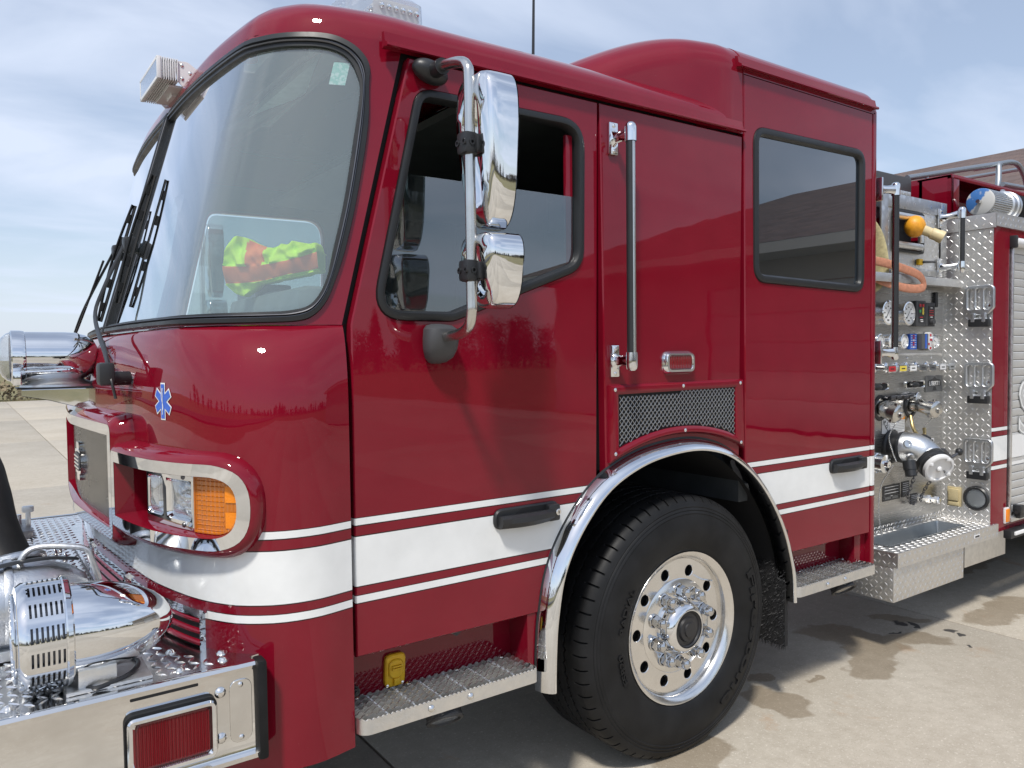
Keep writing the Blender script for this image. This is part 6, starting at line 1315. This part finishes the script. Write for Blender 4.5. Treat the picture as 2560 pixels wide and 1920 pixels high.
# white band and outlined lettering on the shutter: stands just proud of the slats
g = G()
for z0, z1, m in ((.930, 1.070, 0), (.885, .905, 0)): g.box((SXa+1.1, .0085, (z0+z1)/2), (2.16, .002, z1-z0), m)
def out_letter(pts, w, y, m): P = [Vector(p) for p in pts]; g.tube([Vector((p.x, y, p.y)) for p in P], [(w, .0008)]*len(P), 6, m, flat=(1, 0, 0)) 
g.build('shutter_stripe', ['white_gloss'], T)
vs, fs = text_mesh("S", .46, ((3.115, .0072, 1.215), (1, 0, 0), (0, 0, 1), (0, -1, 0)), .0008, .014); g = G(); g.add(vs, fs, 0); vs, fs = text_mesh("S", .46, ((3.115, .0062, 1.215), (1, 0, 0), (0, 0, 1), (0, -1, 0)), .0008, .006); g.add(vs, fs, 1); vs, fs = text_mesh("S", .46, ((3.115, .0052, 1.215), (1, 0, 0), (0, 0, 1), (0, -1, 0)), .0008, -.006); g.add(vs, fs, 2); g.build('shutter_letter', ['decal_grey', 'white_gloss', 'shutter'], T, weld=False)
g = G(); g.box((SXa-.034, -.006, .590), (.055, .012, .095), bev=.003); ml2 = g.build('amber_marker_light', 'white_alu', T); g = G(); g.box((SXa-.034, -.014, .590), (.040, .010, .078), bev=.003); g.build('lens', 'amber_reflector', ml2)
g = G(); g.box((SXa+.07, -.030, .62), (.045, .05, .05), bev=.008); g.box((SXa+.10, -.028, .60), (.08, .035, .075), bev=.006); g.cyl((SXa+.04, -.03, .60), (SXa+.13, -.03, .60), .010, 10); g.build('shutter_latch', 'black_plastic', T)
g = G(); g.box((4.9, -.022, .478), (4.18, .045, .050), bev=.004); rl = g.build('rub_rail', 'black_plastic', T); g = G(); g.box((4.9, -.048, .482), (4.10, .010, .022), bev=.003); g.build('reflective_strip', 'white_gloss', rl)
g = G(); g.box((2.98, .36, .33), (.56, .38, .16), bev=.003); g.build('underbody_box', 'aluminium', T)
# rear axle wheel, only its shadowed part could ever be seen under the body
g = G(); g.lathe([(.30, .02), (.46, -.01), (.52, .04), (.525, .30), (.30, .33)], (4.95, .05, .525), (0, 1, 0), 40); g.lathe([(.30, .05), (.0, .10)], (4.95, .05, .525), (0, 1, 0), 24, 1); g.build('rear_wheel', ['rubber', 'polished'], T)
# ---- top of the body: hose-bed side, strainer, hard suction, ladder rack
g = G(); hx = 2.70; g.box((hx+.015, 1.25, 2.54), (.03, 1.96, .275), bev=.004); g.box((hx+1.5, .285, 2.663), (3.0, .03, .03), bev=.004); g.box((hx+.05, .285, 2.53), (.10, .03, .26), bev=.004); g.box((hx+1.5, .46, 2.53), (3.0, .02, .27)); g.box((hx+1.5, .38, 2.668), (3.0, .2, .012)); g.box((hx+2.0, .285, 2.42), (2.6, .03, .05)); g.build('hose_bed_side', 'red_plain', T)
ST = thing('suction_hose', 'black hard suction hose with a blue-capped strainer on top of the body', 'suction hose', (2.72, .115, 2.482))
g = G(); g.lathe([(.0, -.002), (.072, -.002), (.080, .002), (.081, .010)], (0, 0, 0), (1, 0, 0), 40); t = NT('worn_blue'); f = t.rng(t.noise(5, 4, 0.6), .46, .50, 0, 1); t.set(col=t.mix(f, (0.045, 0.16, 0.42), (0.55, 0.55, 0.53)), rough=.45); M['worn_blue'] = t.m; g.build('strainer_cap', 'worn_blue', ST)
g = G(); g.cyl((-.002, .0, .0), (-.03, .0, .0), .012, 14); g.build('cap_bolt', 'polished', ST)
g = G(); g.lathe([(.074, .008), (.074, .25)], (0, 0, 0), (1, 0, 0), 40, 1)
for k in range(40):
    a = 2*pi*k/40
    g.tube([(.012, .0785*cos(a), .0785*sin(a)), (.25, .0785*cos(a), .0785*sin(a))], .0034, 5, 0)
for k in range(15): x = .02+.016*k; g.lathe([(.078, 0), (.0795, .003), (.078, .006)], (x, 0, 0), (1, 0, 0), 40, 0)
g.build('strainer', ['stainless_tube', 'gap_black'], ST, weld=False)
g = G(); g.lathe([(.080, .25), (.090, .255), (.092, .285), (.088, .30), (.096, .305), (.096, .325), (.09, .33), (.096, .345), (.090, .35), (.082, .36)], (0, 0, 0), (1, 0, 0), 40); g.box((.30, 0, .095), (.03, .02, .02), bev=.004); g.build('coupling', 'cast', ST)
g = G(); prof = [(.080, .355)]+[(.084+(.004 if k % 2 else 0), .36+.012*k) for k in range(220)]; g.lathe(prof, (0, 0, 0), (1, 0, 0), 28); g.build('hose_body', 'rubber', ST)
g = G(); g.box((3.10, .115, 2.402), (.05, .16, .02)); g.box((4.4, .115, 2.402), (.05, .16, .02)); g.box((2.92, .20, 2.42), (.03, .05, .06)); g.build('hose_trough', 'aluminium', T)
g = G(); RKY = .60
g.tube(cat([(2.80, RKY, 2.725), (3.3, RKY, 2.825), (4.1, RKY, 2.985), (4.30, RKY, 3.025), (4.42, RKY, 3.030), (4.50, RKY, 3.0), (4.58, RKY, 2.93), (4.66, RKY, 2.80)], 8), .020, 12); g.tube(cat([(3.98, RKY-.05, 2.74), (4.0, RKY-.05, 2.84), (4.05, RKY-.03, 2.95), (4.09, RKY-.01, 2.980), (4.15, RKY, 2.985)], 6), .020, 12); g.tube([(4.10, RKY, 2.975), (4.30, RKY+.25, 3.02)], .016, 10); g.tube([(3.95, RKY-.10, 2.80), (5.6, RKY-.1, 2.86)], .018, 10); g.tube([(3.7, RKY+.1, 2.82), (5.6, RKY+.1, 2.95)], .012, 8); g.tube([(3.05, RKY, 2.775), (3.05, RKY, 2.60)], .016, 8); g.tube([(4.5, RKY, 3.0), (4.7, RKY+.8, 3.05)], .016, 8)
g.build('ladder_rack', 'galvanised', T, 'grey tubular ladder rack above the hose bed')
g = G(); g.box((2.42, 1.20, 2.57), (.40, 1.45, .22), bev=.01); g.box((2.215, 1.20, 2.625), (.02, 1.3, .05), 1); g.build('deck_box', ['grey_plastic', 'gap_black'], T)
# ------------------------------------------------------------------ gear standing on the bumper deck
eh = thing('winch_housing', 'grey cast housing with tube handle and black strap, standing on the bumper deck', 'equipment housing', (-2.25, .43, .80))
g = G(); g.lathe([(.0, .0), (.10, 0), (.112, .01), (.118, .03), (.118, .20), (.114, .24), (.108, .28), (.09, .33), (.06, .37), (.0, .385)], (-.15, 0, .135), (1, 0, -.02), 36); g.lathe([(.120, 0), (.122, .01), (.120, .02)], (.02, 0, .134), (1, 0, -.02), 36); g.box((.0, 0, .018), (.26, .18, .030), bev=.006); g.build('housing_body', 'cast', eh)
g = G(); g.tube(cat([(.055, -.02, .235), (.075, -.02, .272), (.11, -.02, .284), (.18, -.03, .276), (.22, -.035, .262), (.235, -.035, .225), (.250, -.03, .17)], 8), .0085, 10); g.build('housing_handle', 'aluminium', eh)
g = G(); P = [(-.15+.0, -.10, .20), (-.06, -.07, .235), (.02, -.05, .252), (.12, -.03, .252), (.20, -.01, .235)]; g.tube(cat(P, 6), [(.012, .003)]*25, 8, flat=(0, 1, .3)); g.build('strap', 'gasket', eh)
sh_ = thing('intake_hose', 'thick black ribbed intake hose bending up at the left edge of the deck', 'hose', (-2.21, .86, .80))
g = G(); P = cat([(.02, -.06, .12), (-.01, -.02, .17), (-.04, .05, .26), (-.055, .18, .36), (-.08, .36, .44), (-.16, .56, .42), (-.25, .72, .26), (-.29, .80, .07)], 8); g.tube(P, .085, 24); g.build('hose_body', 'rubber', sh_)
g = G()
for k in range(5): g.lathe([(.086, 0), (.094, .006), (.094, .016), (.086, .022)], (.035-.004*k, -.09+.012*k, .055+.025*k), (-.1, .35, .9), 28)
g.lathe([(.088, -.06), (.10, -.055), (.10, -.02), (.088, 0)], (.04, -.10, .06), (-.1, .35, .9), 28); g.build('hose_coupling', 'cast', sh_)
cw_ = thing('hose_clamp_bracket', 'bracket with a winged clamp on the far side of the bumper deck', 'bracket', (-2.09, 2.12, .80))
g = G(); g.box((0, 0, .02), (.05, .30, .035), bev=.004); g.build('bracket_base', 'dark_steel', cw_)
g = G(); g.box((.015, -.02, .07), (.02, .03, .07), bev=.004); g.box((.015, -.02, .115), (.05, .03, .03), bev=.01); g.cyl((-.02, .06, .03), (-.02, .06, .08), .014, 12); g.build('wing_nut', 'cast', cw_)
for x, y in ((-2.052, 1.584), (-2.014, 1.591), (-1.994, 1.638), (-1.987, 1.485)):
    o = put(bolt_me, 'bolt', dk_, (x, y, BZ1-.005), (0, 0, 1)); o.scale = (.8, .8, 2.2)
g = G(); g.box((-1.94, 1.32, BZ1-.002), (.006, .55, .004)); g.build('deck_seam', 'dark_steel', dk_)
